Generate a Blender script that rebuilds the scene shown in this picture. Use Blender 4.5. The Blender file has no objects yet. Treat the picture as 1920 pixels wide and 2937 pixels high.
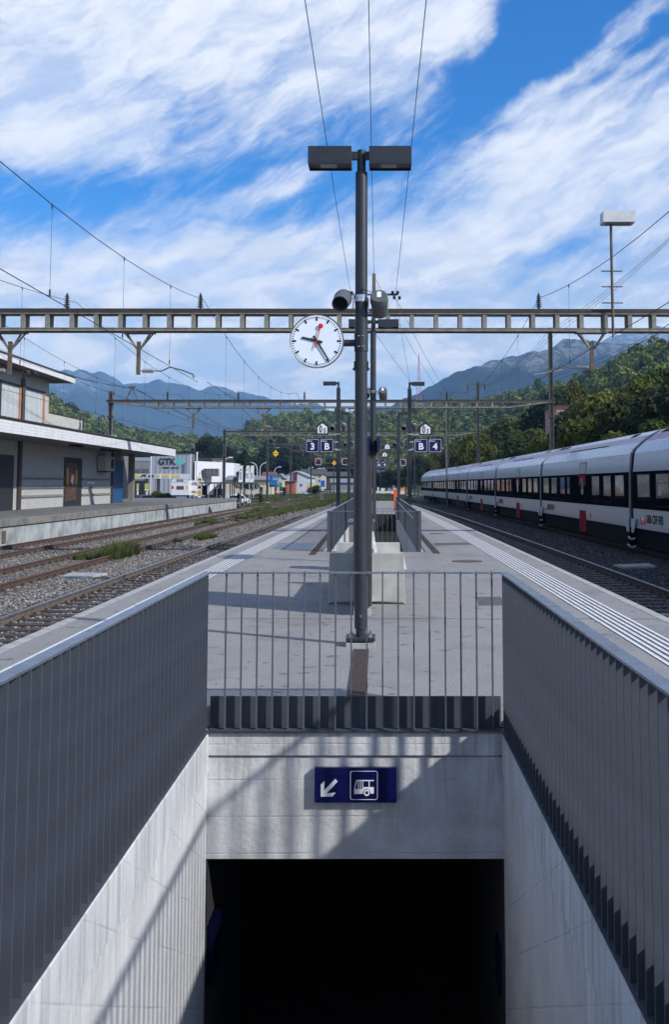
import bpy, bmesh, math, random
from mathutils import Vector, Matrix, noise
R = math.radians
S = bpy.context.scene
C = S.collection
random.seed(7)
# ---------------------------------------------------------------- camera
F, TILT, VX, VY, CZ = 2890.0, R(5.0), 1086.0, 1390.0, 1.65
PY = VY - F*math.tan(TILT)
cd = bpy.data.cameras.new('camera'); cam = bpy.data.objects.new('camera', cd); C.objects.link(cam)
cam.location = (0, 0, CZ); cam.rotation_euler = (R(90)+TILT, 0, 0)
cd.sensor_fit = 'AUTO'; cd.sensor_width = 36; cd.lens = F*36/2937
cd.shift_x = (960-VX)/2937; cd.shift_y = (PY-1468.5)/2937
cd.clip_start = 0.05; cd.clip_end = 30000
S.camera = cam
S.view_settings.view_transform = 'Standard'; S.view_settings.look = 'None'
S.view_settings.exposure = 0.66; S.view_settings.gamma = 1
S.view_settings.use_curve_mapping = False
S.cycles.max_bounces = 6; S.cycles.diffuse_bounces = 3; S.cycles.volume_bounces = 0
S.cycles.transparent_max_bounces = 8
# ---------------------------------------------------------------- sun
SUN_EL, SUN_AZ = R(34.6), math.atan2(1.66, -.97)      # azimuth from +Y towards +X
sd = bpy.data.lights.new('sun', 'SUN'); sd.energy = 3.6; sd.angle = R(1.5); sd.color = (1, .965, .91)
so = bpy.data.objects.new('sun', sd); C.objects.link(so)
sdir = Vector((math.sin(SUN_AZ)*math.cos(SUN_EL), math.cos(SUN_AZ)*math.cos(SUN_EL), math.sin(SUN_EL)))
so.rotation_euler = sdir.to_track_quat('Z', 'Y').to_euler(); so.location = (20, -20, 40)
# ---------------------------------------------------------------- node helpers
class NB:
    def __init__(s, nt): s.nt = nt
    def n(s, t, **k):
        o = s.nt.nodes.new(t)
        for a, b in k.items(): setattr(o, a, b)
        return o
    def set(s, sock, v):
        if isinstance(v, bpy.types.NodeSocket): s.nt.links.new(v, sock)
        elif v is not None: sock.default_value = v
    def m(s, op, a, b=None, c=None, clamp=False):
        o = s.n('ShaderNodeMath', operation=op, use_clamp=clamp)
        s.set(o.inputs[0], a)
        if b is not None: s.set(o.inputs[1], b)
        if c is not None: s.set(o.inputs[2], c)
        return o.outputs[0]
    def mix(s, f, a, b, mode='MIX'):
        o = s.n('ShaderNodeMix', data_type='RGBA', blend_type=mode)
        s.set(o.inputs[0], f); s.set(o.inputs[6], a); s.set(o.inputs[7], b)
        return o.outputs[2]
    def rng(s, v, a, b, c=0., d=1., smooth=True):
        o = s.n('ShaderNodeMapRange', interpolation_type='SMOOTHSTEP' if smooth else 'LINEAR')
        s.set(o.inputs[0], v); o.inputs[1].default_value = a; o.inputs[2].default_value = b
        o.inputs[3].default_value = c; o.inputs[4].default_value = d
        return o.outputs[0]
    def noise(s, vec, scale, detail=4, rough=.55, dist=0., dim='3D'):
        o = s.n('ShaderNodeTexNoise', noise_dimensions=dim)
        if vec is not None: s.set(o.inputs['Vector'], vec)
        o.inputs['Scale'].default_value = scale; o.inputs['Detail'].default_value = detail
        o.inputs['Roughness'].default_value = rough; o.inputs['Distortion'].default_value = dist
        return o.outputs[0]
    def mapv(s, vec, loc=(0, 0, 0), rot=(0, 0, 0), sc=(1, 1, 1)):
        if rot != (0, 0, 0) and sc != (1, 1, 1): vec = s.mapv(vec, rot=rot); rot = (0, 0, 0)
        o = s.n('ShaderNodeMapping'); s.set(o.inputs[0], vec)
        o.inputs[1].default_value = loc; o.inputs[2].default_value = rot; o.inputs[3].default_value = sc
        return o.outputs[0]
def rgba(c): return (c[0], c[1], c[2], 1)
# ---------------------------------------------------------------- world: Nishita sky with procedural clouds
W = bpy.data.worlds.new('World'); S.world = W; W.use_nodes = True
nt = W.node_tree; nt.nodes.clear(); b = NB(nt)
sky = b.n('ShaderNodeTexSky', sky_type='NISHITA'); sky.sun_disc = False
sky.sun_elevation = SUN_EL; sky.sun_rotation = SUN_AZ
sky.air_density = 1.0; sky.dust_density = .3; sky.ozone_density = 3.0; sky.altitude = 300
hs = b.n('ShaderNodeHueSaturation'); hs.inputs['Hue'].default_value = .51; hs.inputs['Saturation'].default_value = 1.5; hs.inputs['Value'].default_value = 1.12
nt.links.new(sky.outputs[0], hs.inputs['Color'])
tc = b.n('ShaderNodeTexCoord'); sp = b.n('ShaderNodeSeparateXYZ'); nt.links.new(tc.outputs['Generated'], sp.inputs[0])
gx, gy, gz = sp.outputs
U = b.m('ARCTAN2', gx, gy); V = b.m('ARCSINE', gz)
cb = b.n('ShaderNodeCombineXYZ'); nt.links.new(U, cb.inputs[0]); nt.links.new(V, cb.inputs[1]); uv = cb.outputs[0]
# gentle warp so that no cloud edge follows a clean curve
wn = b.n('ShaderNodeTexNoise'); nt.links.new(uv, wn.inputs['Vector']); wn.inputs['Scale'].default_value = 7; wn.inputs['Detail'].default_value = 5; wn.inputs['Roughness'].default_value = .6
wv = b.n('ShaderNodeVectorMath', operation='MULTIPLY_ADD'); nt.links.new(wn.outputs[1], wv.inputs[0]); wv.inputs[1].default_value = (.11, .06, 0); nt.links.new(uv, wv.inputs[2])
wuv = wv.outputs[0]
def bank(cx, cy, rx, ry, rot, w, acc):
    # a soft elongated bank of cloud (or of clear sky) centred on azimuth, elevation
    mp = b.n('ShaderNodeMapping', vector_type='TEXTURE'); nt.links.new(wuv, mp.inputs[0])
    mp.inputs[1].default_value = ((cx-880)/2342+.055, (1126-cy)/2342+.03, 0); mp.inputs[2].default_value = (0, 0, R(rot))
    mp.inputs[3].default_value = (rx/2342, ry/2342, 1)
    ln = b.n('ShaderNodeVectorMath', operation='LENGTH'); nt.links.new(mp.outputs[0], ln.inputs[0])
    g = b.rng(ln.outputs['Value'], .35, 1.45, 1, 0)
    return b.m('MULTIPLY_ADD', g, w, acc)
acc = b.rng(V, .45, .8, .40, .5)
for a in [(150, 150, 480, 190, 12, .62), (640, 110, 380, 150, 18, .42), (980, 90, 300, 100, 24, .34), (110, 345, 330, 75, 3, .62), (860, 190, 260, 80, 25, .38),
          (700, 620, 900, 95, 8, .5), (1250, 470, 380, 90, 24, .45), (1420, 330, 300, 60, 26, .5), (1150, 375, 140, 38, 25, .42), (600, 455, 120, 34, 20, .45), (1380, 205, 230, 55, 24, .5),
          (880, 840, 1600, 210, 0, .7), (1540, 440, 120, 120, 20, .4),
          (1370, 50, 330, 95, 33, -1.3), (560, 400, 330, 55, 14, -.2), (60, 490, 260, 60, 4, -.3), (1080, 290, 220, 46, 32, -.26), (1270, 575, 160, 45, 20, -.35), (760, 440, 170, 45, 25, -.3),
          (350, 270, 90, 60, 10, -.1), (1500, 160, 220, 26, 25, -.6), (1480, 275, 160, 18, 25, -.4), (1020, 900, 300, 30, 0, -.25)]:
    acc = bank(*a, acc)
r1 = b.mapv(uv, rot=(0, 0, R(-22)), sc=(5, 13, 1)); n1 = b.noise(r1, 1.0, 10, .6, .35)
r2 = b.mapv(uv, loc=(3, 1, 0), rot=(0, 0, R(-30)), sc=(15, 46, 1)); n2 = b.noise(r2, 1.0, 9, .68, .4)
n3 = b.noise(b.mapv(uv, loc=(7, 2, 0), sc=(9, 15, 1)), 1.0, 10, .6, .3)
low = b.rng(V, .13, .24, 1, 0)
nw = b.m('ADD', b.m('MULTIPLY', b.m('SUBTRACT', n1, .5), 1.25), b.m('MULTIPLY', b.m('SUBTRACT', n2, .5), 1.5))
nl = b.m('MULTIPLY', b.m('SUBTRACT', n3, .5), 2.6)
nz = b.m('ADD', b.m('MULTIPLY', nw, b.m('SUBTRACT', 1.0, low)), b.m('MULTIPLY', nl, low))
dens = b.m('ADD', acc, nz)
fib = b.noise(b.mapv(wuv, loc=(9, 4, 0), rot=(0, 0, R(-24)), sc=(7, 26, 1)), 1.0, 10, .66, .25)
mask = b.m('MULTIPLY', b.rng(dens, .0, 1.1), b.rng(fib, .3, .6, .6, 1))
# cloud colour: white tops, blue-grey thicker parts low down
sh = b.noise(b.mapv(uv, loc=(5, 4.03, 0), sc=(11, 30, 1)), 1.0, 8, .6, .5)
grey = b.m('MULTIPLY', b.rng(sh, .42, .58), b.rng(V, .14, .3, 1.0, .1))
ccol = b.mix(grey, (7.0, 7.05, 7.15, 1), (4.0, 4.55, 5.4, 1))
ccol = b.mix(b.rng(fib, .35, .65, .4, 0), ccol, (4.7, 5.5, 6.8, 1))
ccol = b.mix(b.rng(V, .0, .3, 1, 0), ccol, b.mix(1.0, ccol, (1.5, 1.36, 1.16, 1), 'MULTIPLY'))
veil = b.m('MAXIMUM', b.m('MULTIPLY', mask, .96), b.rng(V, .0, .2, .85, .0))
skyc = b.mix(veil, hs.outputs[0], ccol)
bg = b.n('ShaderNodeBackground'); bg.inputs[1].default_value = .1; nt.links.new(skyc, bg.inputs[0])
wo = b.n('ShaderNodeOutputWorld'); nt.links.new(bg.outputs[0], wo.inputs[0])
W.cycles.sampling_method = 'MANUAL'; W.cycles.sample_map_resolution = 1024
# ---------------------------------------------------------------- where a measured photograph point lies in the place
def ray(x, y):
    a = (x-VX)/F; q = -(y-PY)/F
    return (a, math.cos(TILT)-q*math.sin(TILT), math.sin(TILT)+q*math.cos(TILT))
def G(x, y, z=0.):
    r = ray(x, y); k = (z-CZ)/r[2]; return r[0]*k, r[1]*k
def D(x, y, d):
    r = ray(x, y); k = d/r[1]; return r[0]*k, CZ+r[2]*k
# ---------------------------------------------------------------- materials
MATS = {}
def mk(name, col, rough=.7, var=.12, scale=6., bump=.0, bscale=40., metal=0., spec=.5, col2=None, stain=0., emit=None, coat=0., lines=None, rnd=0.):
    if name in MATS: return MATS[name]
    m = bpy.data.materials.new(name); m.use_nodes = True; nt = m.node_tree; q = NB(nt)
    p = nt.nodes['Principled BSDF']
    tc = q.n('ShaderNodeTexCoord'); ov = tc.outputs['Object']
    c = rgba(col); c2 = rgba(col2) if col2 else rgba([k*(1-var*2.2) for k in col])
    n = q.noise(ov, scale, 6, .6)
    cc = q.mix(q.rng(n, .35, .7), c, c2)
    if stain:
        sn = q.noise(q.mapv(ov, sc=(1, 1, .16)), 3.2, 7, .65)
        cc = q.mix(q.m('MULTIPLY', q.rng(sn, .5, .72), stain), cc, rgba([k*.5 for k in col]))
    if rnd:
        oi = q.n('ShaderNodeObjectInfo')
        cc = q.mix(1.0, cc, q.mix(oi.outputs['Random'], (1-rnd, 1-rnd, 1-rnd, 1), (1, 1, 1, 1)), 'MULTIPLY')
    h = None
    if lines:
        gz_ = q.n('ShaderNodeSeparateXYZ'); nt.links.new(ov, gz_.inputs[0]); dr = q.noise(q.mapv(ov, sc=(9, 9, .5)), 1.6, 6, .7)
        cc = q.mix(q.m('MULTIPLY', q.m('MULTIPLY', q.rng(dr, .45, .62), q.rng(gz_.outputs[2], -1.0, -.30)), .5), cc, (col[0]*.42, col[1]*.40, col[2]*.36, 1))
        vo = q.n('ShaderNodeTexVoronoi'); nt.links.new(ov, vo.inputs['Vector']); vo.inputs['Scale'].default_value = 26
        pore = q.m('MULTIPLY', q.rng(vo.outputs['Distance'], .05, .11, 1, 0), q.rng(q.noise(ov, 9, 2), .55, .62)); cc = q.mix(q.m('MULTIPLY', pore, .7), cc, rgba([k*.3 for k in col]))
        sv = q.noise(q.mapv(ov, sc=(5, 5, .35)), 2.2, 8, .7); cc = q.mix(q.rng(sv, .52, .68, 0, .4), cc, rgba([min(.72, k*1.3) for k in col]))
        big = q.noise(ov, 1.6, 6, .65); cc = q.mix(q.rng(big, .5, .7, 0, .25), cc, (col[0]*.62, col[1]*.6, col[2]*.56, 1))
    if lines:                                   # shuttering-board joints: (spacing, direction vector)
        sp_, ax = lines
        dt = q.n('ShaderNodeVectorMath', operation='DOT_PRODUCT'); nt.links.new(ov, dt.inputs[0]); dt.inputs[1].default_value = ax
        wob = q.m('MULTIPLY_ADD', q.noise(ov, 1.3, 3), .02, dt.outputs['Value'])
        fr = q.m('PINGPONG', q.m('DIVIDE', wob, sp_), .5)
        ln = q.m('MULTIPLY', q.rng(fr, 0, .035, 1, 0), q.rng(q.noise(ov, 2.1, 4), .4, .6, .15, 1))
        cc = q.mix(q.m('MULTIPLY', ln, .35), cc, rgba([k*.55 for k in col])); h = q.m('MULTIPLY', ln, -.6)
    q.set(p.inputs['Base Color'], cc)
    rn = q.rng(q.noise(ov, scale*2.3, 5, .6), .3, .7, max(0, rough-.09), min(1, rough+.09), False)
    q.set(p.inputs['Roughness'], rn)
    p.inputs['Metallic'].default_value = metal; p.inputs['Specular IOR Level'].default_value = spec
    if coat: p.inputs['Coat Weight'].default_value = coat; p.inputs['Coat Roughness'].default_value = .06
    if bump:
        bn = q.noise(ov, bscale, 6, .65); hh = bn if h is None else q.m('ADD', bn, h)
        bp = q.n('ShaderNodeBump'); bp.inputs['Strength'].default_value = bump; bp.inputs['Distance'].default_value = .02
        nt.links.new(hh, bp.inputs['Height']); nt.links.new(bp.outputs[0], p.inputs['Normal'])
    if emit:
        p.inputs['Emission Color'].default_value = rgba(emit[0]); p.inputs['Emission Strength'].default_value = emit[1]
    MATS[name] = m; return m
STEEL = mk('painted_grey_steel', (.060, .070, .090), .5, .1, 5, .05, 90, spec=.4)
STEELB = mk('railing_bar_grey_steel', (.085, .095, .112), .5, .08, 5, spec=.4)
RAILTOP = mk('galvanised_handrail', (.26, .29, .34), .3, .12, 9, .03, 60, metal=.75)
ANTH = mk('anthracite_pole_paint', (.022, .027, .036), .42, .08, 8, .08, 160, spec=.45)
GREYP = mk('speaker_grey_plastic', (.09, .095, .105), .45, .08, 9)
BLACK = mk('matt_black', (.012, .012, .014), .7)
CONC = mk('board_marked_concrete', (.58, .59, .60), .82, .13, 3.2, .32, 26, stain=.4, lines=(.26, (0, .1, 1)))
CONCS = mk('side_wall_concrete', (.54, .555, .57), .82, .07, 2.4, .25, 26, stain=.12, lines=(.34, (0, .5, 1)))
CONCD = mk('underpass_shade_dark_concrete', (.03, .03, .032), .85, .2, 3, .2, 20)  # concrete coloured near black, the unlit passage's shade is in the colour
CONCE = mk('platform_edge_stone', (.36, .36, .35), .8, .14, 5, .2, 60)
BENCHC = mk('bench_concrete', (.42, .42, .39), .75, .1, 4, .15, 60, stain=.35)
WALLC = mk('weathered_quay_concrete', (.36, .39, .39), .85, .22, 1.1, .3, 12, stain=.55)
WALLCAP = mk('quay_coping_concrete', (.19, .18, .165), .85, .2, 2, .3, 15, stain=.4)
PAINTW = mk('white_line_paint', (.66, .67, .68), .6, .12, 14)
BLUE = mk('deep_blue_sign_enamel', (.002, .004, .06), .32, .05, 5, spec=.4)
WHITE = mk('white_sign_print', (.72, .74, .76), .45, .04, 5)
WHITEP = mk('white_paint', (.62, .64, .66), .5, .1, 3)
RED = mk('red_paint', (.55, .015, .02), .4, .1, 6)
RUST = mk('rusty_steel', (.075, .042, .03), .85, .25, 12, .3, 60, col2=(.03, .02, .017))
GANT = mk('weathered_gantry_steel', (.22, .21, .185), .75, .2, 4, .15, 30, col2=(.13, .12, .10))
GANTT = mk('dark_gantry_top_steel', (.035, .028, .026), .7, .15, 4)
WOOD = mk('brown_hanger_steel', (.13, .092, .065), .8, .2, 6, .1, 30)
MAST = mk('old_grey_mast', (.13, .12, .11), .8, .2, 3, .15, 20)
INSD = mk('dark_glazed_porcelain', (.022, .016, .018), .25, .1, 6)
INSL = mk('grey_ribbed_insulator', (.27, .27, .28), .35, .1, 6)
WIRE = mk('dark_copper_wire', (.022, .024, .028), .6)
CHROME = mk('bright_bolt_steel', (.6, .6, .62), .22, .05, 5, metal=1)
GLASS = mk('dark_window_glass', (.012, .015, .02), .06, .05, 2, spec=.8, coat=.6)
# ---------------------------------------------------------------- mesh builder
class MB:
    def __init__(s): s.v = []; s.f = []; s.mi = []; s.cur = 0
    def add(s, vs, fs):
        o = len(s.v); s.v += [tuple(a) for a in vs]
        for f in fs: s.f.append(tuple(i+o for i in f)); s.mi.append(s.cur)
        return s
    def box(s, x0, x1, y0, y1, z0, z1):
        return s.add([(x0,y0,z0),(x1,y0,z0),(x1,y1,z0),(x0,y1,z0),(x0,y0,z1),(x1,y0,z1),(x1,y1,z1),(x0,y1,z1)],
                     [(0,3,2,1),(4,5,6,7),(0,1,5,4),(1,2,6,5),(2,3,7,6),(3,0,4,7)])
    def cyl(s, p0, p1, r0, r1=None, n=14, cap=True):
        p0 = Vector(p0); p1 = Vector(p1); r1 = r0 if r1 is None else r1
        d = (p1-p0).normalized(); u = d.orthogonal().normalized(); w = d.cross(u)
        vs = []
        for p, r in ((p0, r0), (p1, r1)):
            for i in range(n):
                a = 2*math.pi*(i+.5)/n; vs.append(p+u*r*math.cos(a)+w*r*math.sin(a))
        fs = [(i, (i+1) % n, n+(i+1) % n, n+i) for i in range(n)]
        if cap: fs += [tuple(range(n-1, -1, -1)), tuple(range(n, 2*n))]
        return s.add(vs, fs)
    def beam(s, p0, p1, w, h):
        # a square-cut bar between two points, w across (horizontal), h high
        p0 = Vector(p0); p1 = Vector(p1); d = (p1-p0).normalized()
        up = Vector((0, 0, 1)) if abs(d.z) < .95 else Vector((0, 1, 0))
        u = d.cross(up).normalized()*w/2; q = u.cross(d).normalized()*h/2
        vs = [p+a*u+c*q for p in (p0, p1) for a, c in ((-1,-1),(1,-1),(1,1),(-1,1))]
        return s.add(vs, [(0,1,2,3),(7,6,5,4),(0,4,5,1),(1,5,6,2),(2,6,7,3),(3,7,4,0)])
    def prism(s, pts, axis, a, c):
        # pts: 2-D outline; axis 'x','y','z' = extrusion axis from a to c
        n = len(pts)
        def P(p, t): return {'x': (t, p[0], p[1]), 'y': (p[0], t, p[1]), 'z': (p[0], p[1], t)}[axis]
        vs = [P(p, a) for p in pts]+[P(p, c) for p in pts]
        return s.add(vs, [tuple(range(n)), tuple(range(2*n-1, n-1, -1))]+[(i, n+i, n+(i+1) % n, (i+1) % n) for i in range(n)])
    def tube(s, pts, r, n=6):
        for p, q in zip(pts[:-1], pts[1:]): s.cyl(p, q, r, n=n, cap=True)
        return s
    def lathe(s, c, prof, n=16, d=(0, 0, 1)):
        d = Vector(d).normalized(); u = d.orthogonal().normalized(); w = d.cross(u); c = Vector(c); vs = []
        for r, h in prof:
            for i in range(n):
                a = 2*math.pi*i/n; vs.append(c+d*h+u*max(r, .0005)*math.cos(a)+w*max(r, .0005)*math.sin(a))
        fs = []
        for k in range(len(prof)-1):
            for i in range(n): fs.append((k*n+i, k*n+(i+1) % n, (k+1)*n+(i+1) % n, (k+1)*n+i))
        return s.add(vs, fs+[tuple(range(n-1, -1, -1)), tuple(range((len(prof)-1)*n, len(prof)*n))])
    def mesh(s, name, mats, smooth=False):
        me = bpy.data.meshes.new(name); me.from_pydata(s.v, [], s.f)
        for m in (mats if isinstance(mats, (list, tuple)) else [mats]): me.materials.append(m)
        if any(s.mi): me.polygons.foreach_set('material_index', s.mi)
        if smooth: me.polygons.foreach_set('use_smooth', [True]*len(me.polygons))
        me.update(); bm = bmesh.new(); bm.from_mesh(me); bmesh.ops.recalc_face_normals(bm, faces=bm.faces); bm.to_mesh(me); bm.free()
        if smooth: me.set_sharp_from_angle(angle=R(40))
        return me
def ob(name, me, parent=None, loc=(0, 0, 0), rot=(0, 0, 0), bevel=0):
    o = bpy.data.objects.new(name, me); C.objects.link(o); o.location = loc; o.rotation_euler = rot
    if parent: o.parent = parent
    if bevel:
        m = o.modifiers.new('bevel', 'BEVEL'); m.width = bevel; m.segments = 2; m.limit_method = 'ANGLE'
    return o
def part(name, mb, mat, parent, loc=(0, 0, 0), rot=(0, 0, 0), smooth=False, bevel=0, label=None):
    o = ob(name, mb.mesh(name, mat, smooth), parent, loc, rot, bevel)
    if label: o['label'] = label
    return o
def tag(o, label, cat, group=None, kind=None):
    if label: o['label'] = label
    if cat: o['category'] = cat
    if group: o['group'] = group
    if kind: o['kind'] = kind
    return o
def thing(name, label, cat, loc=(0, 0, 0), group=None, rz=0):
    o = bpy.data.objects.new(name, None); C.objects.link(o); o.location = loc; o.rotation_euler = (0, 0, rz)
    o.empty_display_size = .2
    return tag(o, label, cat, group)
def struct(name, mb, mat, smooth=False, loc=(0, 0, 0)):
    return tag(ob(name, mb.mesh(name, mat, smooth), None, loc), None, None, None, 'structure')
KIDS = {}
def copy_tree(o, parent=None, loc=None, rz=None):
    c = o.copy(); C.objects.link(c); c.parent = parent
    if loc is not None: c.location = loc
    if rz is not None: c.rotation_euler = (0, 0, rz)
    for ch in list(o.children): copy_tree(ch, c)
    return c
def place(proto, used, loc, label, rz=0, group=None):
    o = proto if not used else copy_tree(proto)
    o.location = loc; o.rotation_euler = (0, 0, rz); o['label'] = label
    if group: o['group'] = group
    return o
FACE = Matrix(((1,0,0,0),(0,0,-1,0),(0,1,0,0),(0,0,0,1)))         # lettering read from -Y
FACEX = Matrix(((0,0,-1,0),(-1,0,0,0),(0,1,0,0),(0,0,0,1)))       # lettering read from -X
def text(body, size, loc, parent, mat, M=FACE, bold=0., align='CENTER', name='lettering', sx=1., depth=.002, mi=None):
    cu = bpy.data.curves.new('t', 'FONT'); cu.body = body; cu.size = size; cu.extrude = depth; cu.offset = bold
    cu.align_x = align; cu.align_y = 'CENTER'; cu.resolution_u = 3
    t = bpy.data.objects.new('t', cu); C.objects.link(t)
    dg = bpy.context.evaluated_depsgraph_get(); me = bpy.data.meshes.new_from_object(t.evaluated_get(dg))
    bpy.data.objects.remove(t); bpy.data.curves.remove(cu)
    me.transform(Matrix.Translation(loc) @ M @ Matrix.Diagonal((sx, 1, 1, 1))); me.materials.clear(); me.materials.append(mat)
    me.name = name
    return ob(name, me, parent)
def smooth01(t): t = max(0., min(1., t)); return t*t*(3-2*t)
def c4(y):
    if y < 15: return 0.
    if y < 125: return -1.7e-4*(y-15)**2
    return -2.057-.0374*(y-125)
def c3(y):
    s = .95*smooth01((y-15)/110)
    return s-(1.2e-4*(y-125)**2 if y > 125 else 0)
def c1(y): return .45*smooth01((y-15)/110)-(1.2e-4*(y-125)**2 if y > 125 else 0)
def edgeR(y): return 3.6+c4(y)
def edgeL(y): return -3.85+c3(y)
GZ = -.72         # top of ballast
RZ = -.55         # top of rail
# ================================================================ GROUND
def ramp_mat(name, cols, scale, rough=.9, bump=.3, bscale=30, detail=8, vor=None):
    m = bpy.data.materials.new(name); m.use_nodes = True; nt = m.node_tree; q = NB(nt); p = nt.nodes['Principled BSDF']
    tc = q.n('ShaderNodeTexCoord'); ov = tc.outputs['Object']
    n = q.noise(ov, scale, detail, .65)
    rp = q.n('ShaderNodeValToRGB'); nt.links.new(n, rp.inputs[0])
    el = rp.color_ramp.elements
    while len(el) < len(cols): el.new(.5)
    for i, (pos, c) in enumerate(cols): el[i].position = pos; el[i].color = rgba(c)
    col = rp.outputs[0]; hgt = q.noise(ov, bscale, 6, .6)
    if vor:
        vo = q.n('ShaderNodeTexVoronoi'); nt.links.new(ov, vo.inputs['Vector']); vo.inputs['Scale'].default_value = vor
        col = q.mix(.75, col, q.mix(q.rng(vo.outputs['Color'], .1, .9, smooth=False), (.35, .33, .3, 1), (1.7, 1.7, 1.7, 1)), 'MULTIPLY')
        col = q.mix(q.rng(vo.outputs['Distance'], .25, .6, 0, .75), col, (.02, .02, .02, 1)); hgt = q.m('SUBTRACT', hgt, q.m('MULTIPLY', vo.outputs['Distance'], 1.6))
    nt.links.new(col, p.inputs['Base Color']); p.inputs['Roughness'].default_value = rough; p.inputs['Specular IOR Level'].default_value = .3
    bp = q.n('ShaderNodeBump'); bp.inputs['Strength'].default_value = bump; bp.inputs['Distance'].default_value = .04
    nt.links.new(hgt, bp.inputs['Height']); nt.links.new(bp.outputs[0], p.inputs['Normal'])
    MATS[name] = m; return m
BAL = ramp_mat('ballast_ground', [(.3, (.08, .075, .068)), (.5, (.13, .125, .115)), (.62, (.10, .068, .05)), (.75, (.16, .155, .145))], .55, vor=16, bump=1)
GROUNDM = ramp_mat('rough_grass_ground', [(.3, (.06, .075, .03)), (.5, (.085, .09, .045)), (.7, (.13, .125, .09))], .25, bump=.5, bscale=6)
def grid(name, mat, fx0, fx1, y0, y1, z, dy=2., nx=1, holes=None):
    mb = MB(); y = y0; rows = []
    while y < y1-1e-6: rows.append(y); y += dy
    rows.append(y1)
    for yy in rows:
        for i in range(nx+1): mb.v.append((fx0(yy)+(fx1(yy)-fx0(yy))*i/nx, yy, z(fx0(yy), yy) if callable(z) else z))
    for j in range(len(rows)-1):
        for i in range(nx): k = j*(nx+1)+i; mb.f.append((k, k+1, k+nx+2, k+nx+1)); mb.mi.append(0)
    return mb
# ground: one sheet to the horizon with the passage cut out of it
gm = MB(); XS = [-9000, -1.6, 1.25, 9000]; YS = [-300, 0, 26, 9000]
YS2 = [-300, -3, 24, 9000]
for i in range(3):
    for j in range(3):
        if i == 1 and j == 1: continue
        gm.add([(XS[i], YS2[j], -.95), (XS[i+1], YS2[j], -.95), (XS[i+1], YS2[j+1], -.95), (XS[i], YS2[j+1], -.95)], [(0, 1, 2, 3)])
struct('ground', gm, GROUNDM)
bl = MB()
m1 = grid('a', BAL, lambda y: -14.3, lambda y: edgeL(min(y, 103))+.05, -30, 260, GZ, 3); bl.add(m1.v, m1.f)
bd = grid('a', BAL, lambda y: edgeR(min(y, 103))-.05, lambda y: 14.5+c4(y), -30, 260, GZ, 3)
m1 = grid('a', BAL, lambda y: edgeL(103)+.05, lambda y: edgeR(103)-.05, 103, 260, GZ, 3); bl.add(m1.v, m1.f)
struct('ballast_bed', bl, BAL); struct('ballast_bed', bd, ramp_mat('shade_darkened_ballast_ground', [(.3, (.03, .03, .03)), (.5, (.055, .054, .052)), (.62, (.05, .04, .034)), (.75, (.075, .073, .07))], .55, vor=16, bump=1))  # right-hand bed is a darker copy, shade beside the train put into its colour
# loose stones of the ballast, scattered as real geometry
def stone_mesh(seed):
    rr = random.Random(seed); bm = bmesh.new(); bmesh.ops.create_icosphere(bm, subdivisions=1, radius=.5)
    sx, sy, sz = rr.uniform(.8, 1.2), rr.uniform(.6, .9), rr.uniform(.45, .75)
    for v in bm.verts:
        k = rr.uniform(.75, 1.1); v.co = Vector((v.co.x*sx*k, v.co.y*sy*k, v.co.z*sz*k))
    bmesh.ops.dissolve_limit(bm, angle_limit=R(18), verts=bm.verts, edges=bm.edges)
    me = bpy.data.meshes.new('stone'); bm.to_mesh(me); bm.free(); return me
def inst_mat(name, cols, rough=.85, leafy=False, clump=.12):
    m = bpy.data.materials.new(name); m.use_nodes = True; nt = m.node_tree; q = NB(nt); p = nt.nodes['Principled BSDF']
    oi = q.n('ShaderNodeObjectInfo'); rp = q.n('ShaderNodeValToRGB'); nt.links.new(oi.outputs['Random'], rp.inputs[0])
    el = rp.color_ramp.elements
    while len(el) < len(cols): el.new(.5)
    for i, (pos, c) in enumerate(cols): el[i].position = pos; el[i].color = rgba(c)
    col = rp.outputs[0]
    if leafy:
        tc = q.n('ShaderNodeTexCoord'); n = q.noise(tc.outputs['Object'], clump*8, 4, .6)
        col = q.mix(q.rng(n, .35, .65), col, q.mix(1.0, col, (1.45, 1.35, 1.1, 1), 'MULTIPLY'))
        geo = q.n('ShaderNodeNewGeometry')
        tr = q.n('ShaderNodeBsdfTranslucent'); nt.links.new(q.mix(1.0, col, (1.1, 1.3, .5, 1), 'MULTIPLY'), tr.inputs[0])
        ms = q.n('ShaderNodeMixShader'); ms.inputs[0].default_value = .22
        nt.links.new(p.outputs[0], ms.inputs[1]); nt.links.new(tr.outputs[0], ms.inputs[2]); nt.links.new(ms.outputs[0], nt.nodes['Material Output'].inputs[0])
    nt.links.new(col, p.inputs['Base Color']); p.inputs['Roughness'].default_value = rough; p.inputs['Specular IOR Level'].default_value = .25
    MATS[name] = m; return m
STONE = inst_mat('ballast_stone', [(0, (.06, .06, .058)), (.3, (.13, .125, .115)), (.55, (.20, .19, .175)), (.7, (.13, .085, .06)), (.85, (.24, .235, .225)), (.97, (.30, .29, .27)), (1, (.45, .44, .42))])
hidden = {}
def variants(key, meshes, mat):
    col = bpy.data.collections.new('source_'+key)
    for i, me in enumerate(meshes):
        me.materials.clear(); me.materials.append(mat); o = bpy.data.objects.new('source_'+key, me); col.objects.link(o)
    hidden[key] = col; return col
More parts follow.
